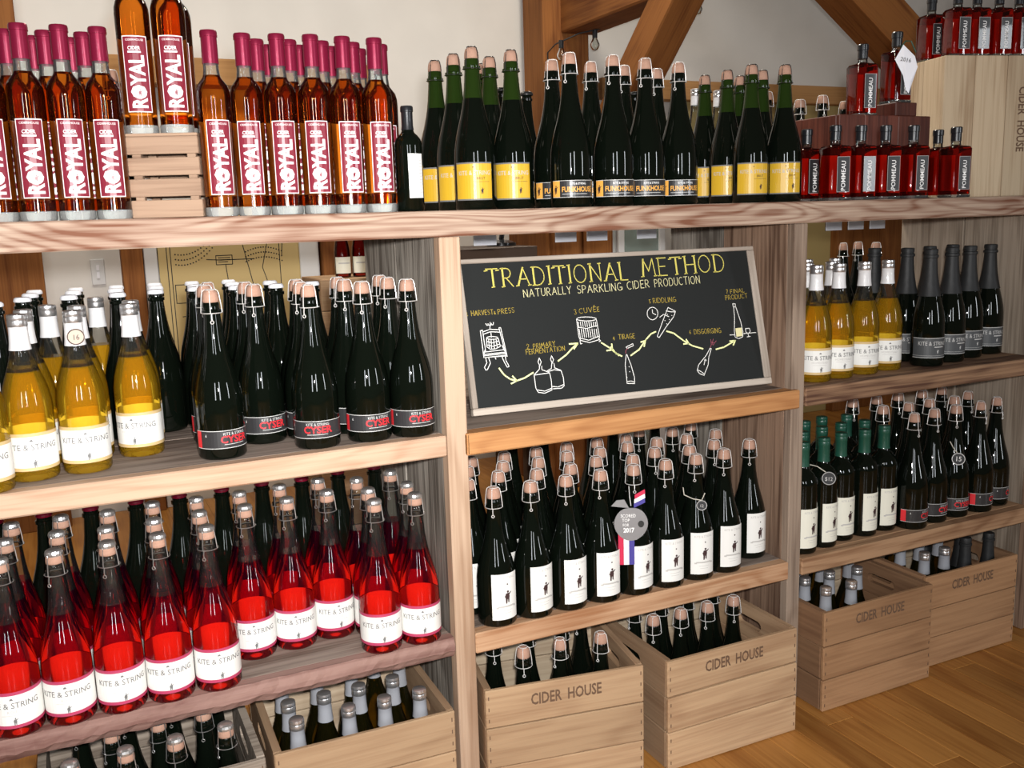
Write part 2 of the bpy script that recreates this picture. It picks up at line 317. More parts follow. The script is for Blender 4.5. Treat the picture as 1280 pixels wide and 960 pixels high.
BOARD_WHITE = [[(0.0623, 0.1873), (0.0648, 0.2004)], [(0.054, 0.1985), (0.0562, 0.1944), (0.0711, 0.1947), (0.0723, 0.1999)], [(0.0594, 0.1976), (0.0593, 0.1942)], [(0.067, 0.1981), (0.0668, 0.1944)], [(0.0396, 0.1837), (0.0403, 0.1245)], [(0.0447, 0.1847), (0.0462, 0.1384)], [(0.0396, 0.1837), (0.0447, 0.1847)], [(0.0833, 0.1871), (0.0923, 0.1267)], [(0.0875, 0.1874), (0.0946, 0.1226)], [(0.0833, 0.1871), (0.0875, 0.1874)], [(0.0447, 0.1807), (0.062, 0.1852), (0.0827, 0.1827)], [(0.0454, 0.1754), (0.0627, 0.1799), (0.0834, 0.1773)], [(0.0635, 0.1793), (0.0633, 0.1674)], [(0.0784, 0.1649), (0.0764, 0.1635), (0.0714, 0.1627), (0.0647, 0.1628), (0.0581, 0.1638), (0.0534, 0.1653), (0.0519, 0.167), (0.0538, 0.1684), (0.0588, 0.1692), (0.0655, 0.1691), (0.0721, 0.1682), (0.0768, 0.1667), (0.0784, 0.1649)], [(0.0517, 0.1657), (0.0502, 0.1473), (0.0578, 0.1414), (0.0704, 0.1418), (0.0816, 0.1461), (0.0788, 0.1636)], [(0.0525, 0.159), (0.0637, 0.155), (0.0795, 0.1582)], [(0.052, 0.1511), (0.0641, 0.1475), (0.08, 0.151)], [(0.0565, 0.164), (0.0554, 0.1451)], [(0.0619, 0.1628), (0.0604, 0.1426)], [(0.068, 0.1623), (0.0671, 0.1425)], [(0.0737, 0.1632), (0.074, 0.1441)], [(0.0404, 0.1363), (0.0895, 0.1381)], [(0.0412, 0.1315), (0.0902, 0.1322)], [(0.0408, 0.1284), (0.0926, 0.1294)], [(0.0408, 0.1244), (0.0933, 0.124)], [(0.0397, 0.1245), (0.0935, 0.1253)], [(0.0452, 0.1411), (0.0413, 0.1323)], [(0.0853, 0.1485), (0.0905, 0.1348)], [(0.0442, 0.1228), (0.0456, 0.1122), (0.039, 0.1036)], [(0.0512, 0.1228), (0.0539, 0.1115), (0.0452, 0.0978)], [(0.039, 0.1036), (0.0409, 0.0968), (0.0452, 0.0978)], [(0.082, 0.1236), (0.086, 0.1114), (0.0915, 0.099)], [(0.09, 0.1243), (0.0906, 0.1136), (0.0956, 0.1026)], [(0.0915, 0.099), (0.0958, 0.0999), (0.0956, 0.1026)], [(0.0664, 0.1223), (0.0674, 0.1188)], [(0.1696, 0.1128), (0.1659, 0.1045), (0.1689, 0.0949), (0.1736, 0.1039), (0.1702, 0.1128)], [(0.1681, 0.095), (0.1672, 0.0883), (0.1526, 0.0763), (0.1529, 0.0469), (0.1574, 0.0371), (0.1728, 0.0337), (0.191, 0.0392), (0.1923, 0.0592), (0.1905, 0.0782), (0.1727, 0.0865), (0.1738, 0.0945)], [(0.154, 0.0761), (0.1729, 0.0771), (0.1904, 0.0777)], [(0.1567, 0.0425), (0.1734, 0.0382), (0.191, 0.0432)], [(0.2003, 0.1156), (0.1968, 0.1073), (0.1997, 0.0984), (0.2041, 0.1067), (0.2003, 0.1156)], [(0.1985, 0.0985), (0.1961, 0.0871), (0.1853, 0.0827)], [(0.204, 0.098), (0.2041, 0.0878), (0.2188, 0.0811), (0.2224, 0.0645), (0.2218, 0.0457), (0.2147, 0.041), (0.1943, 0.0416)], [(0.188, 0.0811), (0.203, 0.0838), (0.22, 0.0796)], [(0.1927, 0.0471), (0.2064, 0.0445), (0.2202, 0.0485)], [(0.3226, 0.1906), (0.3189, 0.1885), (0.3097, 0.1874), (0.2972, 0.1876), (0.2851, 0.1891), (0.2764, 0.1914), (0.2734, 0.194), (0.277, 0.1961), (0.2862, 0.1971), (0.2986, 0.1969), (0.3108, 0.1955), (0.3196, 0.1931), (0.3226, 0.1906)], [(0.2732, 0.1926), (0.2734, 0.1528), (0.2767, 0.1443), (0.2984, 0.1377), (0.3218, 0.1422), (0.3252, 0.1489), (0.3228, 0.192)], [(0.2734, 0.1748), (0.2954, 0.1704), (0.3229, 0.1753)], [(0.2739, 0.15), (0.2976, 0.1433), (0.3236, 0.1504)], [(0.2752, 0.1445), (0.2755, 0.1362), (0.2793, 0.1373)], [(0.3222, 0.145), (0.3268, 0.1391), (0.3227, 0.138)], [(0.2763, 0.1869), (0.2766, 0.1759)], [(0.2764, 0.1704), (0.2767, 0.1512)], [(0.2817, 0.1865), (0.282, 0.1755)], [(0.2818, 0.17), (0.2821, 0.1508)], [(0.2871, 0.1862), (0.2873, 0.1751)], [(0.2872, 0.1696), (0.2875, 0.1504)], [(0.2924, 0.1858), (0.2927, 0.1747)], [(0.2925, 0.1692), (0.2928, 0.15)], [(0.2978, 0.1854), (0.2981, 0.1744)], [(0.2979, 0.1689), (0.2982, 0.1496)], [(0.3032, 0.185), (0.3035, 0.174)], [(0.3033, 0.1685), (0.3036, 0.1492)], [(0.3087, 0.1846), (0.3089, 0.1736)], [(0.3087, 0.1681), (0.309, 0.1487)], [(0.3141, 0.1843), (0.3143, 0.1732)], [(0.3141, 0.1677), (0.3144, 0.1483)], [(0.3195, 0.1839), (0.3198, 0.1728)], [(0.3196, 0.1673), (0.3199, 0.1479)], [(0.4851, 0.1926), (0.4832, 0.187), (0.4793, 0.1824), (0.4742, 0.1795), (0.4685, 0.1787), (0.4632, 0.1802), (0.459, 0.1838), (0.4566, 0.1888), (0.4564, 0.1945), (0.4583, 0.2001), (0.4622, 0.2046), (0.4673, 0.2076), (0.473, 0.2083), (0.4783, 0.2068), (0.4825, 0.2033), (0.4849, 0.1983), (0.4851, 0.1926)], [(0.4714, 0.2027), (0.4712, 0.1944), (0.479, 0.19)], [(0.5143, 0.2051), (0.5074, 0.1935), (0.4892, 0.1632), (0.4753, 0.1389), (0.4799, 0.1355), (0.5022, 0.1593), (0.5261, 0.1817), (0.5333, 0.1948), (0.5143, 0.2051)], [(0.508, 0.1973), (0.5212, 0.1941), (0.5314, 0.1934)], [(0.4889, 0.1836), (0.5, 0.1895), (0.5133, 0.1831)], [(0.5101, 0.1888), (0.5107, 0.1881)], [(0.5216, 0.1856), (0.5222, 0.185)], [(0.5012, 0.175), (0.5018, 0.1743)], [(0.505, 0.1666), (0.5056, 0.166)], [(0.5134, 0.1765), (0.5139, 0.1759)], [(0.3874, 0.1029), (0.3817, 0.08), (0.3802, 0.0363), (0.3997, 0.0344), (0.4012, 0.0489), (0.3963, 0.0787), (0.3893, 0.1028), (0.3874, 0.1029)], [(0.3809, 0.0406), (0.3908, 0.0411), (0.4002, 0.0379)], [(0.3899, 0.1203), (0.4084, 0.1268), (0.4093, 0.1223), (0.392, 0.1166), (0.3899, 0.1203)], [(0.3908, 0.0748), (0.3914, 0.0741)], [(0.3907, 0.0631), (0.3913, 0.0624)], [(0.3817, 0.0507), (0.3823, 0.0501)], [(0.6145, 0.1), (0.6013, 0.0837), (0.577, 0.0631), (0.5708, 0.0501), (0.5755, 0.0421), (0.5875, 0.0365), (0.603, 0.0608), (0.6076, 0.0787), (0.6178, 0.0985), (0.6145, 0.1)], [(0.5717, 0.0515), (0.5814, 0.0461), (0.5891, 0.0394)], [(0.5971, 0.075), (0.5915, 0.0618)], [(0.5942, 0.0722), (0.5975, 0.075), (0.5993, 0.0709)], [(0.6954, 0.2027), (0.7026, 0.2022), (0.702, 0.1945), (0.6959, 0.1949), (0.6954, 0.2027)], [(0.697, 0.1948), (0.6951, 0.1671), (0.6894, 0.1366), (0.6894, 0.1211), (0.6996, 0.1166), (0.711, 0.1201), (0.7137, 0.1317), (0.7115, 0.1566), (0.7031, 0.1944)], [(0.6753, 0.1274), (0.6885, 0.1267)], [(0.7152, 0.1278), (0.7508, 0.128)], [(0.7224, 0.1403), (0.722, 0.1311), (0.7286, 0.1268), (0.7349, 0.1317), (0.7343, 0.1395), (0.7223, 0.1397)], [(0.7275, 0.1269), (0.7285, 0.1197)], [(0.7237, 0.1191), (0.7329, 0.1197)]]
BOARD_ARROWS = [[(0.0725, 0.098), (0.0823, 0.0826), (0.095, 0.0722), (0.1099, 0.0674), (0.129, 0.0717), (0.151, 0.0817)], [(0.1015, 0.0782), (0.1099, 0.0674), (0.0965, 0.0623)], [(0.2149, 0.1025), (0.2367, 0.1148), (0.2535, 0.1284), (0.2683, 0.1382)], [(0.2474, 0.1384), (0.2683, 0.1382), (0.2577, 0.1267)], [(0.3284, 0.1348), (0.3465, 0.1223), (0.3683, 0.1025)], [(0.3538, 0.1301), (0.3534, 0.1168), (0.3394, 0.116)], [(0.3506, 0.1235), (0.3613, 0.108), (0.3758, 0.1001)], [(0.3994, 0.0999), (0.4227, 0.1118), (0.4443, 0.1338), (0.4596, 0.146), (0.4726, 0.1501)], [(0.4302, 0.1289), (0.4422, 0.131), (0.437, 0.1181)], [(0.5023, 0.1491), (0.5202, 0.143), (0.5447, 0.1231), (0.5668, 0.1093), (0.5941, 0.1001)], [(0.552, 0.1255), (0.5575, 0.116), (0.5435, 0.1156)], [(0.6308, 0.0959), (0.6535, 0.0993), (0.6861, 0.1121)], [(0.6729, 0.1125), (0.688, 0.1126), (0.6809, 0.1024)]]
BOARD_FILL = [[(0.6936, 0.1424), (0.7118, 0.1427), (0.7107, 0.1226), (0.6931, 0.1215)]]
BOARD_RED = [[(0.6146, 0.1009), (0.6193, 0.1081)], [(0.6193, 0.1081), (0.6195, 0.1203)], [(0.6211, 0.108), (0.6267, 0.1213)], [(0.6233, 0.1063), (0.6341, 0.1161)], [(0.6203, 0.1142), (0.6285, 0.1105)], [(0.3865, 0.1059), (0.3882, 0.1131), (0.3937, 0.1171)]]
BOARD_TEXT = [('TRADITIONAL', (0.0688, 0.2773), (0.417, 0.2765), 0.0411, 'y', 1), ('METHOD', (0.4584, 0.282), (0.6863, 0.2839), 0.0419, 'y', 1), ('NATURALLY', (0.1515, 0.2508), (0.2686, 0.2529), 0.0171, 'p', 0), ('SPARKLING', (0.2847, 0.252), (0.3987, 0.2528), 0.0175, 'p', 0), ('CIDER', (0.4136, 0.2539), (0.4718, 0.2563), 0.0179, 'p', 0), ('PRODUCTION', (0.4868, 0.2554), (0.6113, 0.2582), 0.0182, 'p', 0), ('1', (0.0127, 0.2184), (0.0182, 0.218), 0.007, 'o', 0), ('HARVEST', (0.0238, 0.2177), (0.0744, 0.2178), 0.0097, 'o', 0), ('&', (0.0762, 0.2177), (0.0819, 0.2173), 0.0062, 'o', 0), ('PRESS', (0.0856, 0.2171), (0.1241, 0.219), 0.0098, 'o', 0), ('2', (0.1438, 0.1354), (0.1515, 0.1348), 0.0098, 'o', 0), ('PRIMARY', (0.1592, 0.1342), (0.2126, 0.1372), 0.0098, 'o', 0), ('FERMENTATION', (0.1402, 0.1231), (0.2347, 0.1245), 0.0098, 'o', 0), ('3', (0.27, 0.2047), (0.278, 0.2041), 0.0101, 'o', 0), ('CUVE', (0.2823, 0.2057), (0.3254, 0.2075), 0.0101, 'o', 0), ('4', (0.359, 0.1387), (0.3652, 0.1382), 0.0074, 'o', 0), ('TIRAGE', (0.3737, 0.1394), (0.4158, 0.139), 0.0102, 'o', 0), ('5', (0.4661, 0.2183), (0.4725, 0.2179), 0.0076, 'o', 0), ('RIDDLING', (0.4768, 0.2176), (0.538, 0.2176), 0.0105, 'o', 0), ('6', (0.5634, 0.1384), (0.57, 0.1379), 0.0077, 'o', 0), ('DISGORGING', (0.5765, 0.1365), (0.6509, 0.1348), 0.0105, 'o', 0), ('7', (0.682, 0.2285), (0.6889, 0.2281), 0.0088, 'o', 0), ('FINAL', (0.6935, 0.2278), (0.7334, 0.2294), 0.0089, 'o', 0), ('PRODUCT', (0.6772, 0.2129), (0.7405, 0.215), 0.0098, 'o', 0)]
ROWS = [
  ('royalL', 'royal', 'front', 1.256, 0.318, 0.029,
   [(-0.08,0.071),(-0.022,0.06),(0.038,0.055),(0.097,0.056)]),
  ('royalL', 'royal', 'second', 1.256, 0.318, 0.029,
   [(-0.043,0.118),(0.016,0.111),(0.076,0.111)]),
  ('royalL', 'royal', 'third', 1.256, 0.318, 0.029,
   [(-0.003,0.167),(0.058,0.168)]),
  ('royalR', 'royal', 'front', 1.256, 0.318, 0.029,
   [(0.274,0.033),(0.333,0.045),(0.391,0.033),(0.45,0.024),(0.509,0.025),(0.569,0.023)]),
  ('royalR', 'royal', 'second', 1.256, 0.318, 0.029,
   [(0.366,0.094),(0.424,0.083),(0.484,0.079),(0.543,0.077),(0.600,0.083)]),
  ('royalR', 'royal', 'third', 1.256, 0.318, 0.029,
   [(0.397,0.145),(0.455,0.133),(0.515,0.13),(0.575,0.140)]),
  ('brutL', 'brut', 'front', 1.256, 0.325, 0.044,
   [(0.8,0.103),(0.894,0.115)]),
  ('brutL', 'brut', 'second', 1.256, 0.325, 0.044,
   [(0.796,0.192),(0.885,0.204)]),
  ('brutL', 'brut', 'third', 1.256, 0.325, 0.044,
   [(0.788,0.281),(0.896,0.293)]),
  ('funk', 'funk', 'front', 1.256, 0.313, 0.044,
   [(0.995,0.046),(1.1,0.047),(1.193,0.065),(1.3,0.092)]),
  ('funk', 'funk', 'second', 1.256, 0.313, 0.044,
   [(1.002,0.137),(1.099,0.137),(1.2,0.164),(1.304,0.186)]),
  ('brutR', 'brut', 'front', 1.256, 0.325, 0.044,
   [(1.546,0.14),(1.633,0.122)]),
  ('brutR', 'brut', 'second', 1.256, 0.325, 0.044,
   [(1.542,0.319),(1.544,0.23),(1.638,0.211)]),
  ('brutR', 'brut', 'third', 1.256, 0.325, 0.044,
   [(1.644,0.306)]),
  ('pom', 'pommeau', 'front', 1.256, 0.18, 0.036,
   [(1.744,0.163),(1.741,0.061),(1.814,0.051),(1.886,0.041),(1.969,0.03),(2.142,0.048)]),
  ('kiteL', 'kite', 'front', 0.812, 0.289, 0.041,
   [(-0.144,0.028),(-0.075,0.084),(0.012,0.093),(0.11,0.173)]),
  ('kiteL', 'kite', 'second', 0.812, 0.289, 0.041,
   [(-0.068,0.182),(0.021,0.202),(0.119,0.259)]),
  ('kiteL', 'kite', 'third', 0.812, 0.289, 0.041,
   [(-0.029,0.27),(0.061,0.414)]),
  ('crownW', 'crown_white', 'front', 0.812, 0.3, 0.041,
   [(-0.117,0.259),(-0.072,0.357),(0.011,0.344),(0.101,0.34),(0.177,0.375),(0.259,0.391),(0.339,0.359),(0.421,0.34)]),
  ('crownW', 'crown_white', 'second', 0.812, 0.3, 0.041,
   [(-0.061,0.476),(0.021,0.487),(0.105,0.485),(0.188,0.495),(0.269,0.476),(0.352,0.487),(0.434,0.47),(0.503,0.353)]),
  ('crownW', 'crown_white', 'third', 0.812, 0.3, 0.041,
   [(-0.055,0.591),(0.028,0.601),(0.113,0.61),(0.197,0.626),(0.279,0.609),(0.361,0.595)]),
  ('cyser', 'cyser', 'front', 0.812, 0.312, 0.044,
   [(0.245,0.066),(0.339,0.151),(0.423,0.051),(0.528,0.052),(0.618,0.045)]),
  ('cyser', 'cyser', 'second', 0.812, 0.312, 0.044,
   [(0.254,0.211),(0.338,0.241),(0.428,0.141),(0.518,0.142),(0.607,0.134)]),
  ('cyser', 'cyser', 'third', 0.812, 0.312, 0.044,
   [(0.273,0.303),(0.441,0.234),(0.53,0.239),(0.618,0.223)]),
  ('rose', 'rose', 'front', 0.378, 0.312, 0.042,
   [(-0.144,0.029),(-0.059,0.03),(0.027,0.029),(0.112,0.029),(0.198,0.03),(0.285,0.128),(0.37,0.134),(0.455,0.145),(0.522,0.029),(0.608,0.029)]),
  ('rose', 'rose', 'second', 0.378, 0.312, 0.042,
   [(-0.14,0.139),(-0.054,0.141),(0.029,0.121),(0.114,0.128),(0.199,0.133),(0.292,0.232),(0.377,0.24),(0.462,0.248),(0.535,0.114),(0.62,0.114)]),
  ('rose', 'rose', 'third', 0.378, 0.312, 0.042,
   [(-0.133,0.243),(-0.047,0.246),(0.037,0.233),(0.122,0.248),(0.206,0.237),(0.537,0.206),(0.62,0.226)]),
  ('crownR', 'crown_red', 'back', 0.378, 0.3, 0.043,
   [(-0.167,0.34),(-0.079,0.34),(0.008,0.34),(0.096,0.34),(0.183,0.34),(0.271,0.339),(0.358,0.343),(0.445,0.333),(0.532,0.347),(0.619,0.346)]),
  ('house', 'house', 'front', 0.378, 0.298, 0.043,
   [(0.784,0.03),(0.872,0.03),(0.959,0.03),(1.047,0.03),(1.134,0.03),(1.222,0.03),(1.31,0.034),(1.397,0.04),(1.51,0.085)]),
  ('house', 'house', 'second', 0.378, 0.298, 0.043,
   [(0.762,0.115),(0.846,0.14),(0.929,0.112),(1.016,0.112),(1.1,0.139),(1.182,0.108),(1.264,0.138),(1.348,0.112),(1.434,0.128)]),
  ('house', 'house', 'third', 0.378, 0.298, 0.043,
   [(0.803,0.216),(0.892,0.214),(0.979,0.202),(1.065,0.219),(1.152,0.209),(1.239,0.221),(1.326,0.22),(1.413,0.213),(1.507,0.217)]),
  ('house', 'house', 'fourth', 0.378, 0.298, 0.043,
   [(0.845,0.293),(0.932,0.292),(1.02,0.294),(1.107,0.296),(1.195,0.297),(1.282,0.297),(1.354,0.346),(1.428,0.299),(1.51,0.33)]),
  ('houseB', 'crown_plain', 'back', 0.378, 0.3, 0.04,
   [(1.004,0.4),(1.094,0.4),(1.241,0.4),(1.319,0.423),(1.44,0.4)]),
  ('kiteR', 'kite', 'front', 0.812, 0.289, 0.041,
   [(1.69,0.059),(1.774,0.069),(1.868,0.077),(1.962,0.089)]),
  ('kiteR', 'kite', 'second', 0.812, 0.289, 0.041,
   [(1.739,0.144),(1.823,0.147)]),
  ('kiteR', 'kite', 'third', 0.812, 0.289, 0.041,
   [(1.868,0.287),(1.949,0.266)]),
  ('corkR', 'plain_cork', 'back', 0.812, 0.312, 0.043,
   [(2.314,0.608),(2.399,0.629),(2.389,0.542)]),
  ('foil', 'foil', 'front', 0.812, 0.312, 0.043,
   [(2.12,0.17),(2.098,0.072),(2.199,0.090),(2.300,0.115),(2.404,0.132)]),
  ('foil', 'foil', 'second', 0.812, 0.312, 0.043,
   [(2.08,0.25),(2.24,0.2),(2.35,0.215)]),
  ('green', 'green_cap', 'front', 0.378, 0.285, 0.038,
   [(1.643,0.039),(1.72,0.049),(1.795,0.066),(1.873,0.062),(1.95,0.069)]),
  ('green', 'green_cap', 'second', 0.378, 0.285, 0.038,
   [(1.722,0.128),(1.803,0.145),(1.88,0.154),(1.957,0.146)]),
  ('green', 'green_cap', 'third', 0.378, 0.285, 0.038,
   [(1.816,0.224),(1.894,0.242),(1.97,0.225)]),
  ('cyserR', 'cyser', 'front', 0.378, 0.312, 0.044,
   [(2.029,0.042),(2.118,0.054),(2.207,0.058),(2.302,0.056),(2.39,0.073)]),
  ('cyserR', 'cyser', 'second', 0.378, 0.312, 0.044,
   [(2.039,0.16),(2.128,0.151),(2.218,0.158),(2.306,0.147),(2.398,0.176)]),
  ('cyserR', 'cyser', 'third', 0.378, 0.312, 0.044,
   [(2.041,0.275),(2.13,0.271),(2.219,0.273),(2.309,0.265),(2.398,0.27)]),
  ('c1', 'crate_cork', 'front', 0.0168, 0.3, 0.041,
   [(0.796,0.086),(0.829,0),(0.918,-0.003),(1.013,-0.02)]),
  ('c1', 'crate_cork', 'back', 0.0168, 0.3, 0.041,
   [(0.883,0.088),(0.968,0.08),(1.041,0.122)]),
  ('c2', 'crate_cork', 'front', 0.0168, 0.29, 0.0385,
   [(1.180,0.02),(1.258,0.02),(1.336,0.02),(1.414,0.02)]),
  ('c2', 'crate_cork', 'back', 0.0168, 0.29, 0.0385,
   [(1.180,0.1),(1.258,0.1),(1.336,0.1),(1.414,0.1)]),
  ('c3', 'silver_cap', 'front', 0.022, 0.28, 0.036,
   [(1.66,-0.035),(1.745,-0.035)]),
  ('c3', 'silver_cap', 'second', 0.022, 0.28, 0.036,
   [(1.66,0.04),(1.745,0.042),(1.83,0.03)]),
  ('c3', 'silver_cap', 'third', 0.022, 0.28, 0.036,
   [(1.7,0.112),(1.785,0.115),(1.87,0.1)]),
  ('c3', 'silver_cap', 'back', 0.022, 0.28, 0.036,
   [(1.67,0.182),(1.75,0.184),(1.83,0.183)]),
  ('c4', 'silver_cap', 'front', 0.022, 0.285, 0.036,
   [(2.055,0.01),(2.132,0.01)]),
  ('c4', 'silver_cap', 'second', 0.022, 0.285, 0.036,
   [(2.053,0.09),(2.125,0.09),(2.2,0.09),(2.1,0.165)]),
  ('c4b', 'foil_crate', 'front', 0.022, 0.3, 0.036,
   [(2.212,0.008),(2.285,0.085),(2.300,0.004)]),
  ('c4b', 'foil_crate', 'second', 0.022, 0.3, 0.036,
   [(2.24,0.168)]),
  ('c5', 'silver_cap', 'front', 0.0168, 0.28, 0.036,
   [(0.327,-0.025),(0.43,-0.025),(0.504,-0.025),(0.578,-0.027)]),
  ('c5', 'silver_cap', 'second', 0.0168, 0.28, 0.036,
   [(0.327,0.05),(0.400,0.05),(0.473,0.05),(0.546,0.05),(0.584,0.120)]),
  ('c5', 'silver_cap', 'third', 0.0168, 0.28, 0.036,
   [(0.330,0.13),(0.404,0.13),(0.479,0.13),(0.545,0.186)]),
  ('c6', 'dark_disc', 'front', 0.0168, 0.3, 0.041,
   [(-0.072,-0.02),(0.02,-0.02),(0.105,-0.022),(0.195,-0.02)]),
  ('c6', 'dark_disc', 'second', 0.0168, 0.3, 0.041,
   [(-0.0,0.065),(0.083,0.065),(0.166,0.065)]),
  ('c6', 'dark_disc', 'back', 0.0168, 0.3, 0.041,
   [(-0.055,0.15),(0.03,0.15),(0.114,0.15),(0.198,0.15)]),
]

# ------------------------------------------------------------------ bottles
PROFILES = {   # (r / R, z / glass height)
 'sparkling': [(0,.018),(.55,.014),(.86,0),(.95,.004),(1,.02),(1,.33),(.985,.385),(.94,.44),(.86,.50),(.75,.56),(.635,.62),(.54,.68),(.465,.74),(.41,.80),(.375,.86),(.355,.90),(.345,.925),(.41,.93),(.41,.95),(.35,.955),(.345,.99),(.30,1.0),(0,1.0)],
 'burgundy': [(0,.018),(.55,.014),(.86,0),(.95,.004),(1,.02),(1,.43),(.98,.475),(.92,.53),(.81,.59),(.66,.655),(.52,.715),(.425,.775),(.375,.83),(.355,.88),(.35,.99),(.30,1.0),(0,1.0)],
 'bordeaux': [(0,.018),(.55,.014),(.86,0),(.95,.004),(1,.02),(1,.62),(.985,.655),(.90,.69),(.70,.725),(.50,.75),(.40,.78),(.37,.82),(.37,.99),(.32,1.0),(0,1.0)],
 'slim': [(0,0),(.90,0),(.98,.006),(1,.02),(1,.645),(.975,.68),(.88,.712),(.70,.735),(.55,.752),(.48,.77),(.45,.80),(.43,.99),(.38,1.0),(0,1.0)],
}
def prof(kind, Rd, H): return [(a*Rd, b*H) for a, b in PROFILES[kind]]
def radius_at(p, z):
    for (r0, z0), (r1, z1) in zip(p[4:], p[5:]):
        if z0 <= z <= z1: return r0 + (r1-r0)*(z-z0)/max(1e-6, z1-z0)
    return p[-2][0]
def body_meshes(kind, Rd, H, fill, m_body, m_neck, seg=28):
    """filled lower part (closed) and the empty neck above it (open glass)"""
    p = prof(kind, Rd, H)
    if fill is None:
        bm = bmesh.new(); lathe(bm, p, seg); return to_mesh('body', bm, m_body, True, 50), None
    zf = fill*H; rf = radius_at(p, zf)
    low = [q for q in p if q[1] < zf - .001 or q[0] == 0 and q[1] < .1*H]; top = [q for q in p[4:] if q[1] > zf + .001]
    bm = bmesh.new(); lathe(bm, low + [(rf, zf), (0, zf)], seg); a = to_mesh('body', bm, m_body, True, 50)
    bm = bmesh.new(); lathe(bm, [(rf, zf)] + top, seg); b = to_mesh('neck', bm, m_neck, True, 50)
    return a, b
def cork_mesh(H):
    bm = bmesh.new(); z = H - .001
    lathe(bm, [(.0125, z), (.0148, z+.001), (.0150, z+.005), (.0142, z+.013), (.0128, z+.0185), (.0095, z+.0222), (.005, z+.0240), (0, z+.0243)], 16)
    return to_mesh('cork', bm, CORK, True)
def cage_mesh(H, m, disc=False, loop=True):
    bm = bmesh.new(); zt = H + .0225; zr = H - .020
    ring = lambda r, z, n=20: [(r*math.cos(2*math.pi*i/n), r*math.sin(2*math.pi*i/n), z) for i in range(n)]
    tube(bm, ring(.0188, zr), .0008, 4, True); tube(bm, ring(.009, zt), .0009, 4, True)
    for k in range(4):
        a = math.pi/4 + k*math.pi/2 + .2; c_, s_ = math.cos(a), math.sin(a)
        tube(bm, [(r*c_, r*s_, z) for r, z in ((.009, zt+.001), (.0138, zt-.0025), (.0155, zt-.010), (.0175, zr+.016), (.0188, zr))], .0009, 4)
    if loop:   # the twisted loop that hangs from the ring
        a = -math.pi/2 - .5; c_, s_ = math.cos(a), math.sin(a)
        tube(bm, [(.0188*c_, .0188*s_, zr), (.0205*c_, .0205*s_, zr-.008), (.0200*c_, .0200*s_, zr-.013)], .0010, 4)
        tube(bm, [((.0202)*c_ - s_*.003*math.cos(t), (.0202)*s_ + c_*.003*math.cos(t), zr-.016+.003*math.sin(t)) for t in [i*math.pi/4 for i in range(8)]], .0009, 4, True)
    if disc:
        lathe(bm, [(.0150, zt-.009), (.0152, zt-.005), (.0138, zt-.0005), (.010, zt+.0020), (0, zt+.0026)], 16)
    return to_mesh('wire_cage', bm, m, False)
def crown_mesh(H, m):
    bm = bmesh.new(); pr_ = [(.0160, H-.007), (.0168, H-.005), (.0158, H-.0005), (.0130, H+.002), (0, H+.0022)]
    lathe(bm, pr_, 21); return to_mesh('crown_cap', bm, m, True, 40)
def capsule_mesh(kind, Rd, H, z0, m, extra=.0008, ridged=False, top=None, topm=None):
    p = prof(kind, Rd, H); bm = bmesh.new(); pts = [(radius_at(p, z0)+extra, z0)]
    pts += [(max(r, .3*Rd)+extra, z) for r, z in p[4:-2] if z > z0+.002]
    rt_ = pts[-1][0]; mis = [0]*(len(pts)-1)
    if top:
        zt = H-top; pts = [q for q in pts if q[1] < zt-.001]; mis = [0]*(len(pts)-1)
        seq = [(rt_, zt-.001), (rt_+.0006, zt), (rt_+.0006, H-.010), (rt_+.0001, H-.009), (rt_+.0006, H-.008), (rt_+.0006, H-.004), (rt_, H-.0005), (rt_-.003, H+.0008), (0, H+.0008)]
        mis += [0] + [1]*(len(seq)-1); pts += seq
    else:
        seq = [(rt_+.0012, H-.010), (rt_+.0012, H-.002), (rt_, H+.0008), (rt_-.003, H+.0012), (0, H+.0012)] if ridged else [(rt_, H-.001), (rt_-.002, H+.0008), (0, H+.0008)]
        pts = [q for q in pts if q[1] < H-.011] + ([(rt_, H-.0105)] if ridged else []) + seq; mis = [0]*(len(pts)-1)
    lathe(bm, pts, 24, mis); return to_mesh('capsule', bm, [m, topm or m], True, 35)

def fig(u, v, s, mi, lift): return [('poly', [(u+a*s, v+c*s) for a, c in q], mi, lift+.00003*i) for i, q in enumerate(PERSON)]
def lab_kite(Rd, word, edge):
    m = [P_WHITE, edge, I_GRY, I_PALE]; U = Rd*2.0
    return print_mesh('label', [('rect', -U, U, .020, .026, 1, 0), ('rect', -U, U, .026, .080, 0, 0), ('rect', -U, U, .080, .086, 1, 0),
        ('text', 'KITE & STRING', 0, .0568, .0148, .92, 0, 2, .0003), ('poly', [(-.003, .0715), (.003, .0715), (.001, .0752), (-.002, .0745)], 2, .0003),
        ('text', word, 0, .0475, .0072, 1.0, 0, 3, .0003), ('rect', -.018, .018, .0435, .0442, 3, .0003), fig(.003, .0325, .0070, 2, .0003)], cyl(Rd), m)
def lab_house(Rd, cream):
    m = [P_CREAM if cream else P_WHITE, I_BRN, I_GRY, I_PALE]
    return print_mesh('label', [('rect', -.027, .037, .017, .119, 0, 0), ('text', 'KITE & STRING', .005, .1070, .0078, .9, 0, 3, .0003), fig(.008, .067, .0145, 1, .0003),
        ('rect', .0065, .0095, .094, .0970, 1, .0003), ('rect', -.014, .025, .0445, .0480, 3, .0003), ('rect', -.018, -.012, .0425, .0460, 3, .0004), ('rect', .023, .030, .0425, .0460, 3, .0004),
        ('rect', -.008, .019, .0370, .0377, 3, .0003), ('rect', -.005, .016, .0310, .0317, 3, .0003)], cyl(Rd), m)
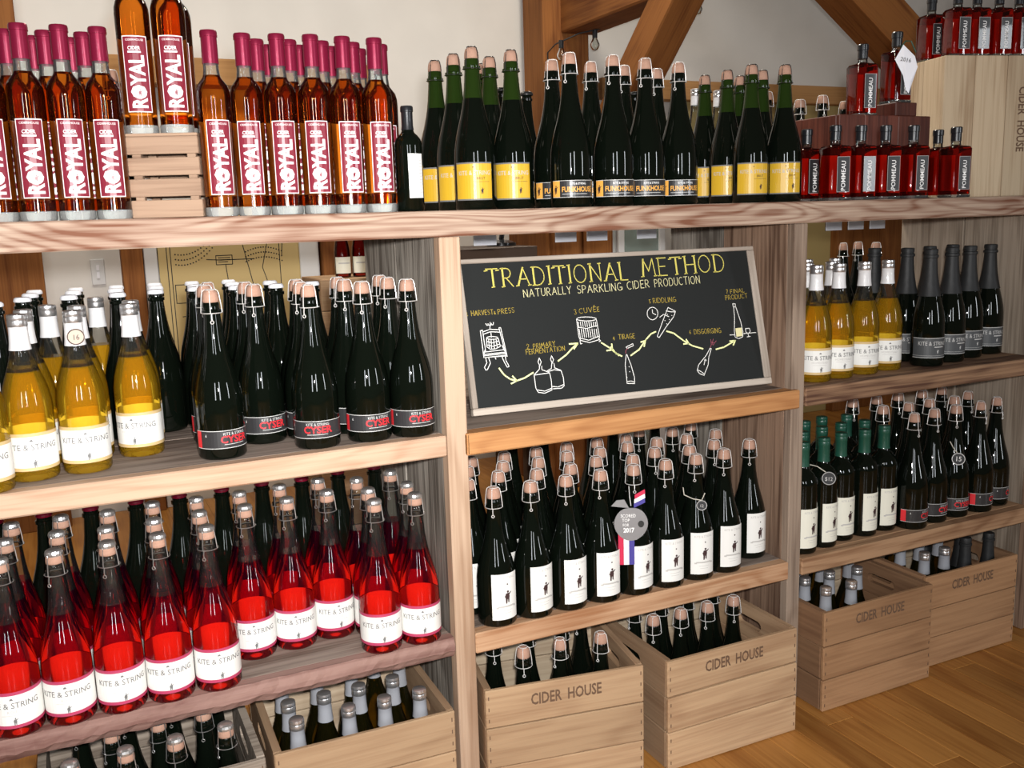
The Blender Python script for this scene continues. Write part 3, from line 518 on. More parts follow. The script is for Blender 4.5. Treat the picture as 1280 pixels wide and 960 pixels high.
def lab_cyser(Rd):
    m = [P_BLK, I_SIL, I_RED, I_WHT]; U = Rd*1.75
    return print_mesh('label', [('rect', -U, U, .022, .056, 0, 0), ('rect', -U, U, .0220, .0232, 1, .0002), ('rect', -U, U, .0548, .056, 1, .0002), ('rect', -U, -U+.014, .0232, .0548, 2, .0003),
        ('text', 'KITE & STRING', .003, .0468, .0075, .9, 0, 1, .0004), ('text', 'CYSER', .003, .0325, .0190, 1.0, 0, 2, .0004), ('rect', -.018, .022, .0290, .0300, 1, .0004),
        ('poly', [(-U+.024, .045), (-U+.027, .044), (-U+.026, .050)], 1, .0004)], cyl(Rd), m)
def lab_funk(Rd):
    m = [P_BLK, I_SIL, I_ORG, I_WHT, I_BRN]; U = Rd*1.08
    return print_mesh('label', [('rect', -U, U+.01, .020, .055, 0, 0), ('rect', -U, U+.01, .0200, .0210, 1, .0002), ('rect', -U, U+.01, .0540, .055, 1, .0002), ('rect', -U, -U+.020, .0210, .0540, 2, .0003), fig(-U+.010, .036, .009, 4, .0005),
        ('text', 'KITE & STRING', .012, .0460, .0060, .9, 0, 3, .0004), ('text', 'FUNKHOUSE', .012, .0315, .0150, .80, 0, 2, .0004), ('rect', -.022, .034, .0265, .0275, 1, .0004)], cyl(Rd), m)
def lab_brut(Rd):
    m = [P_YEL, I_PALE, I_GRY, I_BRN]; U = .041
    return print_mesh('label', [('rect', -U, U, .022, .094, 0, 0), ('rect', -U, U, .0925, .0955, 2, .0002), ('rect', -U, U, .0195, .0225, 2, .0002),
        ('text', 'KITE & STRING', .002, .070, .0125, .85, 0, 1, .0004), ('text', 'BRUT', .016, .0605, .0080, .9, 0, 3, .0004), ('rect', .0, .034, .0560, .0566, 3, .0004), ('rect', -.001, .001, .0845, .087, 3, .0004), fig(.018, .038, .0065, 3, .0004)], cyl(Rd), m)
def lab_foil(Rd):
    m = [P_DGR, I_SIL]; U = Rd*1.3
    return print_mesh('label', [('rect', -U, U, .024, .078, 0, 0), ('rect', -U, U, .0240, .0255, 1, .0002), ('rect', -U, U, .0765, .078, 1, .0002), ('rect', -U, U, .0300, .0306, 1, .0002),
        ('text', 'KITE & STRING', 0, .058, .0150, .80, 0, 1, .0004), ('rect', .002, .030, .0520, .0545, 1, .0004), fig(.012, .041, .005, 1, .0004)], cyl(Rd), m)
def lab_royal(Rd):
    m = [I_WHT, P_MAR, I_WHT, P_MAR]; U = .0215; q = math.pi/2
    return print_mesh('label', [('rect', -U, U, .037, .165, 0, 0), ('rect', -U+.0016, U-.0016, .0386, .1634, 1, .0002), ('text', 'CIDERHOUSE', 0, .1565, .0048, 1.05, 0, 2, .0004),
        ('text', 'ROYAL', .0125, .0875, .0350, .80, q, 2, .0004), ('text', 'CIDER', -.002, .1415, .0085, .85, 0, 2, .0006), ('rect', -.0125, .0090, .1365, .1395, 2, .0006),
        ('poly', [(.0015+.0115*math.cos(t), .0690+.0095*math.sin(t)) for t in [i*math.pi/7 for i in range(14)]], 2, .0005), fig(.002, .069, .006, 3, .0008)], cyl(Rd), m, .005)
def lab_pom():
    m = [I_SIL, P_BLK, I_WHT]; q = math.pi/2
    return print_mesh('label', [('rect', -.012, .022, .020, .104, 0, 0), ('rect', -.0113, .0213, .0207, .1033, 1, .0002), ('text', 'POMMEAU', .0105, .0585, .0165, .92, q, 2, .0004)], flat(-.0302), m, None)

def back_label(Rd, half, z0, z1):
    return print_mesh('back_label', [('rect', -half, half, z0, z1, 0, 0)], lambda u, v, l: Vector(((Rd-.0015)*math.sin(u/Rd), (Rd-.0015)*math.cos(u/Rd), v)), P_WHITE)
KINDS = {}
def kind(name):
    def deco(f): KINDS[name] = f; return f
    return deco
def sparkling_parts(H, Rd, body_m, label=None, wire=WIRE, disc=False, fill=None, neck_m=None, loop=True, prof_='sparkling'):
    hg = H - .022; out = []
    a, b = body_meshes(prof_, Rd, hg, fill, body_m, neck_m)
    out.append(('body', a));
    if b: out.append(('neck', b))
    out.append(('cork', cork_mesh(hg))); out.append(('wire_cage', cage_mesh(hg, wire, disc, loop)))
    if label: out.append(('label', label))
    return out
def green_necked(H, Rd):
    hg = H-.022; p = prof('sparkling', Rd, hg); bm = bmesh.new(); mis = [1 if z > .68*hg else 0 for r, z in p[:-1]]
    lathe(bm, p, 28, mis); return to_mesh('body', bm, [G_DARK, G_NECK], True, 50)
def make_parts(k, H, Rd):
    if k == 'royal':
        hg = H-.0015; p = prof('slim', Rd, hg); base = .016
        bm = bmesh.new(); lathe(bm, [(0, base), (Rd-.0012, base)] + [(r, z) for r, z in p[4:] if z < .765*hg] + [(radius_at(p, .765*hg), .765*hg), (0, .765*hg)], 28)
        body = to_mesh('body', bm, L_ROYAL, True, 50)
        bm = bmesh.new(); lathe(bm, [(0, 0), (Rd*.93, 0), (Rd*.995, .003), (Rd, base-.0005), (0, base-.0005)], 28); foot = to_mesh('glass_base', bm, G_BASE, True, 50)
        bm = bmesh.new(); lathe(bm, [(radius_at(p, .765*hg), .765*hg)] + [q for q in p[4:-1] if q[1] > .77*hg], 28); neck = to_mesh('neck', bm, G_THICK, True)
        return [('body', body), ('glass_base', foot), ('neck', neck), ('capsule', capsule_mesh('slim', Rd, hg, .826*hg, MAROON, .0012, True)), ('label', lab_royal(Rd)), ('back_label', back_label(Rd, Rd*1.45, .037, .165))]
    if k == 'brut':
        hg = H-.022
        return [('body', green_necked(H, Rd)), ('cork', cork_mesh(hg)), ('wire_cage', cage_mesh(hg, WIRE_B, False, False)), ('label', lab_brut(Rd))]
    if k == 'funk': return sparkling_parts(H, Rd, G_DARK, lab_funk(Rd))
    if k == 'cyser': return sparkling_parts(H, Rd, G_DARK, lab_cyser(Rd))
    if k == 'house': return sparkling_parts(H, Rd, G_DARK, lab_house(Rd, False))
    if k in ('plain_cork', 'crate_cork'): return sparkling_parts(H, Rd, G_DARK)
    if k == 'dark_disc': return sparkling_parts(H, Rd, G_DARK, None, WIRE_S, True)
    if k == 'rose': return sparkling_parts(H, Rd, L_ROSE, lab_kite(Rd, 'ROSÉ', P_REDGE), WIRE_S, True, .69, G_CLEAR, True) + [('back_label', back_label(Rd, Rd*1.5, .024, .104))]
    if k in ('crown_white', 'crown_red', 'crown_plain'):
        hg = H-.002; a, _ = body_meshes('sparkling', Rd, hg, None, G_DARK, None)
        return [('body', a), ('crown_cap', crown_mesh(hg, {'crown_white': CROWN_W, 'crown_red': CROWN_R, 'crown_plain': CROWN_K}[k]))]
    if k == 'kite':
        hg = H-.001; a, b = body_meshes('burgundy', Rd, hg, .66, L_KITE, G_CLEAR)
        return [('body', a), ('neck', b), ('capsule', capsule_mesh('burgundy', Rd, hg, H-.062, CAPSULE_W, .0012, False, .020, SILVER)), ('label', lab_kite(Rd, 'HOMESTEAD', P_EDGE)), ('back_label', back_label(Rd, Rd*1.45, .022, .090))]
    if k == 'green_cap':
        hg = H-.001; a, _ = body_meshes('bordeaux', Rd, hg, None, G_DARK, None)
        return [('body', a), ('capsule', capsule_mesh('bordeaux', Rd, hg, H-.062, GREENCAP, .0012, False, .020, GREENCAP)), ('label', lab_house(Rd, True))]
    if k == 'foil':
        hg = H-.0015; a, _ = body_meshes('sparkling', Rd, hg, None, G_DARK, None)
        return [('body', a), ('capsule', capsule_mesh('sparkling', Rd, hg, H*.60, BLACKFOIL, .0015, True)), ('label', lab_foil(Rd))]
    if k == 'foil_crate':
        hg = H-.0015; a, _ = body_meshes('sparkling', Rd, hg, None, G_DARK, None)
        return [('body', a), ('capsule', capsule_mesh('sparkling', Rd, hg, H*.60, BLACKFOIL, .0015, True))]
    if k == 'silver_cap':
        hg = H-.001; a, _ = body_meshes('burgundy', Rd, hg, None, G_OLIVE, None)
        return [('body', a), ('capsule', capsule_mesh('burgundy', Rd, hg, H-.060, CAPSULE_G, .0012, False, .020, SILVER))]
    if k == 'small_clear':
        hg = H-.001; a, b = body_meshes('burgundy', Rd, hg, .62, L_KITE, G_CLEAR)
        return [('body', a), ('neck', b), ('capsule', capsule_mesh('burgundy', Rd, hg, H-.045, CAPSULE_W, .0012, False, .018, SILVER))]
    if k == 'pommeau':
        s = .0300; c = .007; bm = bmesh.new(); zs = .132
        def sq(h, cr_, z, n=4):
            out = []
            for qx, qy, a0 in ((1, 1, 0), (-1, 1, 90), (-1, -1, 180), (1, -1, 270)):
                for i in range(n):
                    a = R(a0 + 90*i/(n-1)); out.append(bm.verts.new((qx*(h-cr_)+cr_*math.cos(a), qy*(h-cr_)+cr_*math.sin(a), z)))
            return out
        def loft(rs, mi):
            for A, B in zip(rs, rs[1:]):
                for i in range(len(A)):
                    j = (i+1) % len(A); bm.faces.new((A[i], A[j], B[j], B[i])).material_index = mi
        rs = [sq(s*.96, c, .0075), sq(s-.001, c, .009), sq(s-.0005, c, zs*.94), sq(s*.90, c*1.5, zs*.985), sq(s*.60, c*2, zs), sq(.012, .0119, zs+.003)]
        loft(rs, 0); bm.faces.new(list(reversed(rs[0]))).material_index = 0; bm.faces.new(rs[-1])
        body = to_mesh('body', bm, L_POM, True, 50)
        bm = bmesh.new(); rs = [sq(s*.95, c, 0), sq(s, c, .002), sq(s, c, .0068)]; loft(rs, 0); bm.faces.new(list(reversed(rs[0]))); bm.faces.new(rs[-1])
        foot = to_mesh('glass_base', bm, G_THICK, True, 50)
        bm = bmesh.new(); lathe(bm, [(.0125, zs+.0032), (.0118, zs+.008), (.0118, H-.034)], 20); neck = to_mesh('neck', bm, G_CLEAR, True)
        bm = bmesh.new(); lathe(bm, [(0, H-.036), (.0128, H-.036), (.0128, H-.016), (.0142, H-.015), (.0142, H-.002), (.0125, H), (0, H)], 24); cap_ = to_mesh('stopper', bm, BLACKCAP, True, 40)
        bl = bmesh.new(); box(bl, -.024, .024, s-.0022, s-.0016, .018, .110)
        return [('body', body), ('glass_base', foot), ('neck', neck), ('stopper', cap_), ('label', lab_pom()), ('back_label', to_mesh('back_label', bl, P_WHITE))]
    if k == 'port':
        hg = H-.001; a, _ = body_meshes('bordeaux', Rd, hg, None, G_DARK, None)
        lab = print_mesh('label', [('rect', -.016, .016, .025, .108, 0, 0)] + [('rect', -.012, .012, .035+i*.006, .0365+i*.006, 1, .0003) for i in range(11)], cyl(Rd), [P_WHITE, I_PALE])
        return [('body', a), ('capsule', capsule_mesh('bordeaux', Rd, hg, H-.045, BLACKCAP, .0012, True)), ('label', lab)]
    if k == 'far_rose':
        hg = H-.022; U = Rd*1.3
        lab = print_mesh('label', [('rect', -U, U, .015, .075, 0, 0), ('rect', -U*.6, U*.6, .05, .055, 1, .0003)], cyl(Rd), [P_CREAM, I_PALE])
        return sparkling_parts(H, Rd, L_POM, lab)
    raise KeyError(k)
NAMES = {'royal': 'dessert_cider_bottle', 'brut': 'sparkling_cider_bottle', 'funk': 'sparkling_cider_bottle', 'cyser': 'sparkling_cider_bottle', 'house': 'sparkling_cider_bottle',
 'plain_cork': 'sparkling_cider_bottle', 'crate_cork': 'sparkling_cider_bottle', 'dark_disc': 'sparkling_cider_bottle', 'rose': 'rose_cider_bottle', 'crown_white': 'crown_capped_bottle', 'crown_red': 'crown_capped_bottle',
 'crown_plain': 'crown_capped_bottle', 'kite': 'golden_cider_bottle', 'green_cap': 'screw_capped_bottle', 'foil': 'foil_topped_bottle', 'foil_crate': 'foil_topped_bottle', 'silver_cap': 'screw_capped_bottle',
 'small_clear': 'golden_cider_bottle', 'pommeau': 'square_spirit_bottle', 'port': 'port_bottle', 'far_rose': 'rose_cider_bottle'}
PROTO = {}
def bottle(k, H, Rd, x, y, z, rot, label, group=None, cat='bottle'):
    key = (k, round(H, 4), round(Rd, 4))
    if key not in PROTO: PROTO[key] = make_parts(k, H, Rd)
    t = thing(NAMES[k], label, cat, (x, y, z), rot, group)
    for n, me in PROTO[key]: obj(n, me, t)
    return t
ORD = ['first', 'second', 'third', 'fourth', 'fifth', 'sixth', 'seventh', 'eighth', 'ninth', 'tenth']
# key -> (description, where, group, how far the label is turned toward the camera, jitter in degrees)
INFO = {
 'royalL': ('Maroon-capped amber bottle', 'left of the slatted crate', 'maroon-capped amber bottles', .8, 6),
 'royalR': ('Maroon-capped amber bottle', 'right of the slatted crate', 'maroon-capped amber bottles', .35, 6),
 'brutL': ('Yellow-labelled corked bottle', 'of left top cluster', 'yellow-labelled bottles on top', 1.0, 10),
 'brutR': ('Yellow-labelled corked bottle', 'of right top cluster', 'yellow-labelled bottles on top', .9, 10),
 'funk': ('Black bottle with orange-lettered band', 'on top shelf', 'orange-lettered black bottles', .9, 10),
 'pom': ('Square red bottle with black stopper', 'before the upended crate', 'square red bottles', .25, 4),
 'kiteL': ('Golden bottle with white capsule', 'of left bay', 'golden bottles, left bay', .9, 8),
 'crownW': ('Black bottle with white crown cap', 'behind golden bottles', 'white crown-capped bottles', 1, 30),
 'cyser': ('Black corked bottle with red lettering', 'of left bay', 'red-lettered black bottles, left bay', 0.1, 12),
 'rose': ('Pink-red corked bottle, white label', 'of left bay', 'pink-red bottles', .75, 12),
 'crownR': ('Dark crimson-capped bottle', 'behind the pink-red bottles', 'crimson crown-capped bottles', 1, 30),
 'house': ('Dark corked bottle, cream label', 'below the chalkboard', 'cream-labelled bottles below the chalkboard', .15, 10),
 'houseB': ('Plain dark crown-capped bottle', 'of bay below chalkboard', 'dark bottles at the back', 1, 30),
 'kiteR': ('Golden white-capped bottle', 'of right bay', 'golden bottles, right bay', .6, 8),
 'corkR': ('Dark corked bottle', 'of right bay', 'corked bottles at the back of the right bay', 1, 30),
 'foil': ('Black-foil bottle, dark grey label', 'of right bay', 'black-foil bottles, right bay', .6, 10),
 'green': ('Dark bottle with green screw cap', 'of right bay', 'green-capped bottles', .1, 5),
 'cyserR': ('Black corked bottle with red lettering', 'of right bay', 'red-lettered black bottles, right bay', -.1, 14),
 'c1': ('Dark corked bottle', 'of crate left below chalkboard', 'corked bottles in the left middle crate', 1, 40),
 'c2': ('Dark corked bottle', 'of crate with handle hole', 'corked bottles in the right middle crate', 1, 40),
 'c3': ('Silver screw-capped bottle', 'of crate beside right post', 'screw-capped bottles in the third crate', 1, 40),
 'c4': ('Silver screw-capped bottle', 'of rightmost floor crate', 'screw-capped bottles in the rightmost crate', 1, 40),
 'c4b': ('Black-foil bottle', 'of rightmost floor crate', 'black-foil bottles in the rightmost crate', 1, 40),
 'c5': ('Silver screw-capped bottle', 'of crate under pink-red bottles', 'screw-capped bottles in the left crate', 1, 40),
 'c6': ('Dark bottle with wired disc cork', 'of weathered grey crate', 'corked bottles in the grey crate', 1, 40),
}

# ------------------------------------------------------------------ the room
bm = bmesh.new(); box(bm, -3.5, 7.5, -5.2, 2.9, -.06, -.021)
tag(obj('floor', to_mesh('floor', bm, W_FLOOR)), kind='structure'); FLOOR = bpy.data.objects['floor']
bm = bmesh.new(); box(bm, -3.5, 7.5, 2.7, 2.8, -.02, 3.3); wb = tag(obj('wall_back', to_mesh('wall_back', bm, WALL)), kind='structure')
bm = bmesh.new(); box(bm, 7.4, 7.5, -5.2, 2.7, -.02, 3.3); tag(obj('wall_right', to_mesh('wall_right', bm, WALL)), kind='structure')
# floor boards: one by one where they can be told apart, the rest joined
PW = .083; lens = {}
rest = bmesh.new(); rr = random.Random(3)
for i in range(-18, 70):
    x0 = .0 + i*PW; y = -2.6 + rr.random()*1.1
    while y < 2.68:
        ln = rr.choice((.7, .9, 1.1)); y1 = min(y+ln, 2.69)
        near = 1.25 < x0 < 3.1 and y1 > -.85 and y < .35
        if near and y1-y > .3:
            key = round(y1-y, 3)
            if key not in lens:
                b = bmesh.new(); h = key/2 - .0006; box(b, -PW/2+.0006, PW/2-.0006, -h, h, -.02, 0, 0, .0012); lens[key] = to_mesh('floor_board', b, W_FLOOR)
            o = obj('floor_board', lens[key], FLOOR); o.location = (x0+PW/2, (y+y1)/2, 0)
        else:
            box(rest, x0+.0006, x0+PW-.0006, y+.0006, y1-.0006, -.02, 0)
        y = y1
ro = obj('far_floor_boards', to_mesh('far_floor_boards', rest, W_FLOOR), FLOOR); ro['kind'] = 'stuff'
def st(name, x0, x1, y0, y1, z0, z1, m, bev=.003): return tag(boxo(name, x0, x1, y0, y1, z0, z1, m, None, bev), kind='structure')
st('trim_1', .24, .325, 2.60, 2.70, 0, 1.83, W_TIMBER_Z)
st('trim_2', .24, 1.36, 2.58, 2.70, 1.83, 1.94, W_TIMBER_X)
st('trim_3', 1.10, 1.36, 2.60, 2.70, 0, 1.83, W_TIMBER_Z)
st('trim_4', 2.60, 5.6, 2.60, 2.70, 1.83, 1.93, W_TIMBER_X)
st('trim_5', .33, .385, 2.63, 2.70, .0, 1.80, WHITE)
st('trim_6', 1.00, 1.09, 2.63, 2.70, .0, 1.80, WHITE)
st('trim_7', -.45, -.06, 2.56, 2.70, 0, 3.3, W_TIMBER_Z)
st('wall_panel_lower', 3.1, 5.2, 2.66, 2.70, 0, 1.83, YWALL)
st('trim_8', 4.22, 4.75, 2.60, 2.66, 0, 1.35, W_TIMBER_Z)
bpy.data.objects['wall_panel_lower'].name = 'wall_inset'
# switch plate
bm = bmesh.new(); box(bm, .12, .175, 2.690, 2.70, 1.005, 1.115, 0, .003); sp = tag(obj('light_switch', to_mesh('light_switch', bm, WHITE)), 'pale light switch plate on the back wall', 'switch')
bm = bmesh.new(); box(bm, .142, .153, 2.684, 2.690, 1.035, 1.062); box(bm, .142, .153, 2.684, 2.690, 1.068, 1.09); obj('toggle', to_mesh('toggle', bm, PAPER), sp)
# map poster
mp = thing('map_poster', 'tan orchard map poster with dotted tree rows on back wall', 'poster', (.39, 2.645, .55))
bm = bmesh.new(); box(bm, 0, .61, -.006, .0, 0, .78); obj('sheet', to_mesh('sheet', bm, MAPC), mp)
def ribbons(name, strokes, wd, mapf, m, lift=.0):
    bm = bmesh.new()
    for s in strokes:
        for a, b in zip(s, s[1:]):
            dx, dy = b[0]-a[0], b[1]-a[1]; L_ = math.hypot(dx, dy)
            if L_ < 1e-7: continue
            dx, dy = dx/L_, dy/L_; e = wd*.35
            q = [(a[0]-dx*e-dy*wd/2, a[1]-dy*e+dx*wd/2), (a[0]-dx*e+dy*wd/2, a[1]-dy*e-dx*wd/2), (b[0]+dx*e+dy*wd/2, b[1]+dy*e-dx*wd/2), (b[0]+dx*e-dy*wd/2, b[1]+dy*e+dx*wd/2)]
            bm.faces.new([bm.verts.new(mapf(*p, lift)) for p in q])
    return to_mesh(name, bm, m)
mapf = lambda u, v, l: Vector((u, -.0065-l, v))
strokes = [[(.05, .02), (.05, .76)], [(.035, .02), (.035, .76)], [(.52, .02), (.52, .76)], [(.26, .54), (.34, .54)], [(.34, .54), (.40, .54)], [(.20, .545), (.26, .54)], [(.29, .40), (.28, .52)],
 [(.24, .52), (.31, .52), (.31, .56), (.24, .56), (.24, .52)], [(.06, .36), (.14, .36), (.14, .44), (.06, .44), (.06, .36)], [(.33, .77), (.36, .60), (.40, .40), (.38, .1)], [(.46, .76), (.47, .62), (.44, .5), (.50, .3)], [(.55, .76), (.53, .55)], [(.08, .3), (.45, .32)],
 [(.25, .550), (.30, .550)], [(.25, .541), (.30, .541)], [(.25, .532), (.29, .532)]]
obj('drawn_lines', ribbons('drawn_lines', strokes, .0035, mapf, INK), mp)
bm = bmesh.new()
for r_ in range(3):
    for i in range(15):
        t = i/14; u = .07+.17*t; v = .565-.022*r_ + .05*(2*t-.5)**2*.6 + (.02*t)
        for c in ((u, v), (.37+.16*t, .560-.022*r_+.03*math.sin(t*2.4+.4))):
            bm.faces.new([bm.verts.new(mapf(c[0]+.0035*math.cos(k), c[1]+.0035*math.sin(k), .0)) for k in [j*math.pi/3 for j in range(6)]])
obj('dotted_trees', to_mesh('dotted_trees', bm, INK), mp)
# timber frame
tp = thing('timber_post', 'brown timber post standing before the back wall', 'post', (2.30, 2.55, 0))
boxo('post', -.115, .135, -.11, .11, 0, 3.2, W_TIMBER_Z, tp, .008)
boxo('beam', -.02, .16, -1.9, -.10, 2.10, 2.32, W_TIMBER_Y, tp, .008)
def strut(name, a, b, wd, m, parent=None):
    a, b = Vector(a), Vector(b); L_ = (b-a).length; bm = bmesh.new(); box(bm, -wd/2, wd/2, -wd/2, wd/2, 0, L_, 0, .006)
    o = obj(name, to_mesh(name, bm, m), parent); o.location = a; o.rotation_euler = (b-a).to_track_quat('Z', 'Y').to_euler(); return o
strut('knee_brace', (.06, -.12, 1.32), (.06, -1.00, 2.14), .15, W_TIMBER_Z, tp)
dbr = thing('timber_brace', 'orange timber brace slanting down behind the upended crate', 'brace', (4.40, 1.6, 0))
strut('brace', (-.05, 0, 1.45), (-1.65, 0, 2.55), .19, W_TIMBER_Z, dbr); boxo('post', -.11, .11, -.11, .11, 0, 1.5, W_TIMBER_Z, dbr, .008)
# string of bulbs
sl = thing('string_light', 'thin black cord with small clear bulbs hung along beam', 'string light', (2.2, 2.3, 2.0))
bm = bmesh.new(); cps = [(-.02, .10, -.30), (-.015, .10, .0), (.0, .05, .03), (.10, .0, .075), (.19, 0, .095), (.36, 0, .14), (.6, .0, .26), (.9, 0, .30)]
tube(bm, cps, .0035, 5); obj('cord', to_mesh('cord', bm, INK, True), sl)
for c in ((.02, .03, .045), (.185, 0, .094), (.775, 0, .29)):
    bm = bmesh.new(); lathe(bm, [(0, 0), (.012, 0), (.012, -.035), (0, -.035)], 12, cx=c[0], cy=c[1], z0=c[2]); s_ = obj('socket', to_mesh('socket', bm, BLACKCAP, True, 40), sl)
    bm = bmesh.new(); lathe(bm, [(.010, -.035), (.014, -.045), (.022, -.062), (.022, -.072), (.014, -.088), (0, -.093)], 14, cx=c[0], cy=c[1], z0=c[2]); obj('bulb', to_mesh('bulb', bm, G_CLEAR, True), s_)

# ------------------------------------------------------------------ shelving unit
su = thing('shelving_unit', 'long reclaimed-wood shelving unit with three bays', 'shelving', (0, 0, 0))
X1, X1b, X2, X2b, X3, XL = .669, .713, 1.56, 1.60, 2.45, -.245
boxo('top_board', -.75, 3.02, -.012, .28, 1.206, 1.256, W_TOP, su, .003); boxo('top_board', -.75, 3.02, .284, .505, 1.206, 1.256, W_TOP, su, .003)
# uprights: a front post and two wide boards each
boxo('front_post', X1, X1b, -.012, .02, 0, 1.2055, W_PINE_Z, su); boxo('front_post', X2, X2b, -.006, .02, 0, 1.2055, W_POST2, su); boxo('front_post', X3, X3+.045, -.006, .02, 0, 1.2055, W_BROWN_Z, su)
boxo('front_post', XL-.045, XL, -.012, .02, 0, 1.2055, W_PINE_Z, su)
for x, m in ((X1, W_GREY_Z), (X2, W_BROWN_Z), (X3, W_END_Z), (XL-.045, W_GREY_Z)):
    boxo('upright_board', x+.002, x+.040, .0215, .262, 0, 1.2055, m, su); boxo('upright_board', x+.002, x+.040, .267, .50, 0, 1.2055, W_GREY_Z if m is W_BROWN_Z else m, su)
def shelf(x0, x1, z, th, front, deck, fy=-.012, fx0=None, fx1=None, fth=None):
    boxo('shelf_trim', fx0 or x0, fx1 or x1, fy, .020, z-(fth or th), z, front, su, .003)
    boxo('shelf_board', x0, x1, .0205, .262, z-th+.008, z-.0005, deck, su); boxo('shelf_board', x0, x1, .267, .68, z-th+.008, z-.001, deck, su)
shelf(XL+.001, X1-.001, .812, .043, W_PINE, W_GREY_X)
# live-edged board painted red long ago: front edge uneven
shelf(X1b+.001, X2-.001, .812, .045, W_ORANGE, W_GREY_X, fy=-.022, fx0=X1b-.006, fx1=X2+.014)
boxo('shelf_trim', X1b-.006, X1b, -.022, -.0125, .767, .812, W_ORANGE, su)
shelf(X1b+.001, X2-.001, .378, .046, W_PINE_K, W_GREY_X, fy=-.012)
shelf(X2b+.001, X3-.001, .812, .046, W_DARKX, W_DARKX)
shelf(X2b+.001, X3-.001, .378, .044, W_BRX, W_BRX)
def rough_board(name, x0, x1, z, th, m):
    bm = bmesh.new(); n = 60; rr_ = random.Random(5); rows = []
    for i in range(n+1):
        x = x0+(x1-x0)*i/n; j = lambda s: (rr_.random()-.5)*s
        rows.append([bm.verts.new(p) for p in ((x, .02, z-th), (x, .004+j(.006), z-th+j(.003)), (x, -.010+j(.004), z-th*.62+j(.004)), (x, -.008+j(.005), z-.012+j(.004)), (x, -.002+j(.005), z-.001), (x, .02, z))])
    for a, b in zip(rows, rows[1:]):
        for k in range(6):
            q = (k+1) % 6; bm.faces.new((a[k], b[k], b[q], a[q]))
    bm.faces.new(list(rows[0])); bm.faces.new(list(reversed(rows[-1])))
    bmesh.ops.recalc_face_normals(bm, faces=bm.faces)
    return obj(name, to_mesh(name, bm, m), su)
rough_board('shelf_trim', XL+.001, X1-.001, .378, .044, W_RED)
boxo('shelf_board', XL+.001, X1-.001, .0205, .262, .342, .3775, W_GREY_X, su); boxo('shelf_board', XL+.001, X1-.001, .267, .68, .342, .377, W_GREY_X, su)
# price tags hanging under the back edge of the top board
CARD = bpy.data.materials.new('translucent_card'); CARD.use_nodes = True; nt_ = CARD.node_tree
tl = nt_.nodes.new('ShaderNodeBsdfTranslucent'); tl.inputs[0].default_value = (.9, .93, 1, 1); mx_ = nt_.nodes.new('ShaderNodeMixShader'); nt_.nodes['Principled BSDF'].inputs['Base Color'].default_value = (.9, .92, .97, 1)
mx_.inputs[0].default_value = .5; nt_.links.new(nt_.nodes['Principled BSDF'].outputs[0], mx_.inputs[1]); nt_.links.new(tl.outputs[0], mx_.inputs[2]); nt_.links.new(mx_.outputs[0], nt_.nodes['Material Output'].inputs[0])
for i, (x, lab) in enumerate(((.998, 'leftmost'), (1.235, 'second from left'), (1.332, 'third from left'), (1.492, 'fourth from left'), (2.271, 'second from right'), (2.362, 'rightmost'), (2.18, 'third from right'))):
    t = thing('price_card', 'white price card under the top board, ' + lab, 'price card', (x, .517, 1.206), 0, 'price cards under the top board')
    bm = bmesh.new(); box(bm, -.0325, .0325, -.001, .0005, -.0365, -.0005); obj('card_holder', to_mesh('card_holder', bm, G_CLEAR), t)
    bm = bmesh.new(); box(bm, -.032, .032, -.0035, -.0015, -.036, -.002); obj('card', to_mesh('card', bm, CARD), t)

# ------------------------------------------------------------------ things in the back room
def far_crate(loc, rz, w, d, h, lab, m=W_CRATE, n=3):
    t = thing('wooden_crate', lab, 'crate', loc, rz)
    for k in range(n):
        z0, z1 = h*k/n+.001, h*(k+1)/n-.001
        boxo('front_slat', 0, w, 0, .012, z0, z1, m, t); boxo('back_slat', 0, w, d-.012, d, z0, z1, m, t)
        boxo('side_slat', 0, .014, .0125, d-.0125, z0, z1, W_CRATE_Y, t); boxo('side_slat', w-.014, w, .0125, d-.0125, z0, z1, W_CRATE_Y, t)
    boxo('lid_board', .0145, w-.0145, .0125, d-.0125, h-.014, h-.001, m, t); return t
far_crate((.80, 1.62, 0), 0, .42, .34, .345, 'lowest crate of the stack in the back room', W_CRATE)
far_crate((.82, 1.64, .346), 0, .40, .32, .345, 'middle crate of the stack in the back room', W_CRATE)
far_crate((.845, 1.65, .692), 0, .38, .30, .345, 'top crate of the back stack, carrying two bottles', W_CRATE)
bottle('far_rose', .27, .029, .955, 1.74, 1.0375, 0, 'left dark red bottle on the crate stack in back room', 'two bottles on the back stack')
bottle('far_rose', .27, .029, 1.022, 1.74, 1.0375, 0, 'right dark red bottle on the crate stack in back room', 'two bottles on the back stack')
tb = thing('side_table', 'dark wooden side table behind the chalkboard', 'table', (1.02, 1.05, 0))
boxo('table_top', 0, .40, 0, .3, 1.10, 1.145, mat('dark_walnut', (.06, .035, .022), .5), tb)
for a, b in ((.02, .02), (.35, .02), (.02, .25), (.35, .25)): boxo('leg', a, a+.03, b, b+.03, 0, 1.0995, bpy.data.materials['dark_walnut'], tb)
lp = thing('desk_lamp', 'black bent-neck lamp on the dark side table', 'lamp', (1.36, 1.2, 1.1455))
bm = bmesh.new(); lathe(bm, [(0, 0), (.05, 0), (.05, .01), (.02, .02), (0, .02)], 20); obj('base', to_mesh('base', bm, BLACKCAP, True, 40), lp)
bm = bmesh.new(); tube(bm, [(0, 0, .02), (.01, 0, .08), (.0, 0, .16), (-.04, 0, .22)], .009, 8); obj('neck', to_mesh('neck', bm, BLACKCAP, True), lp)
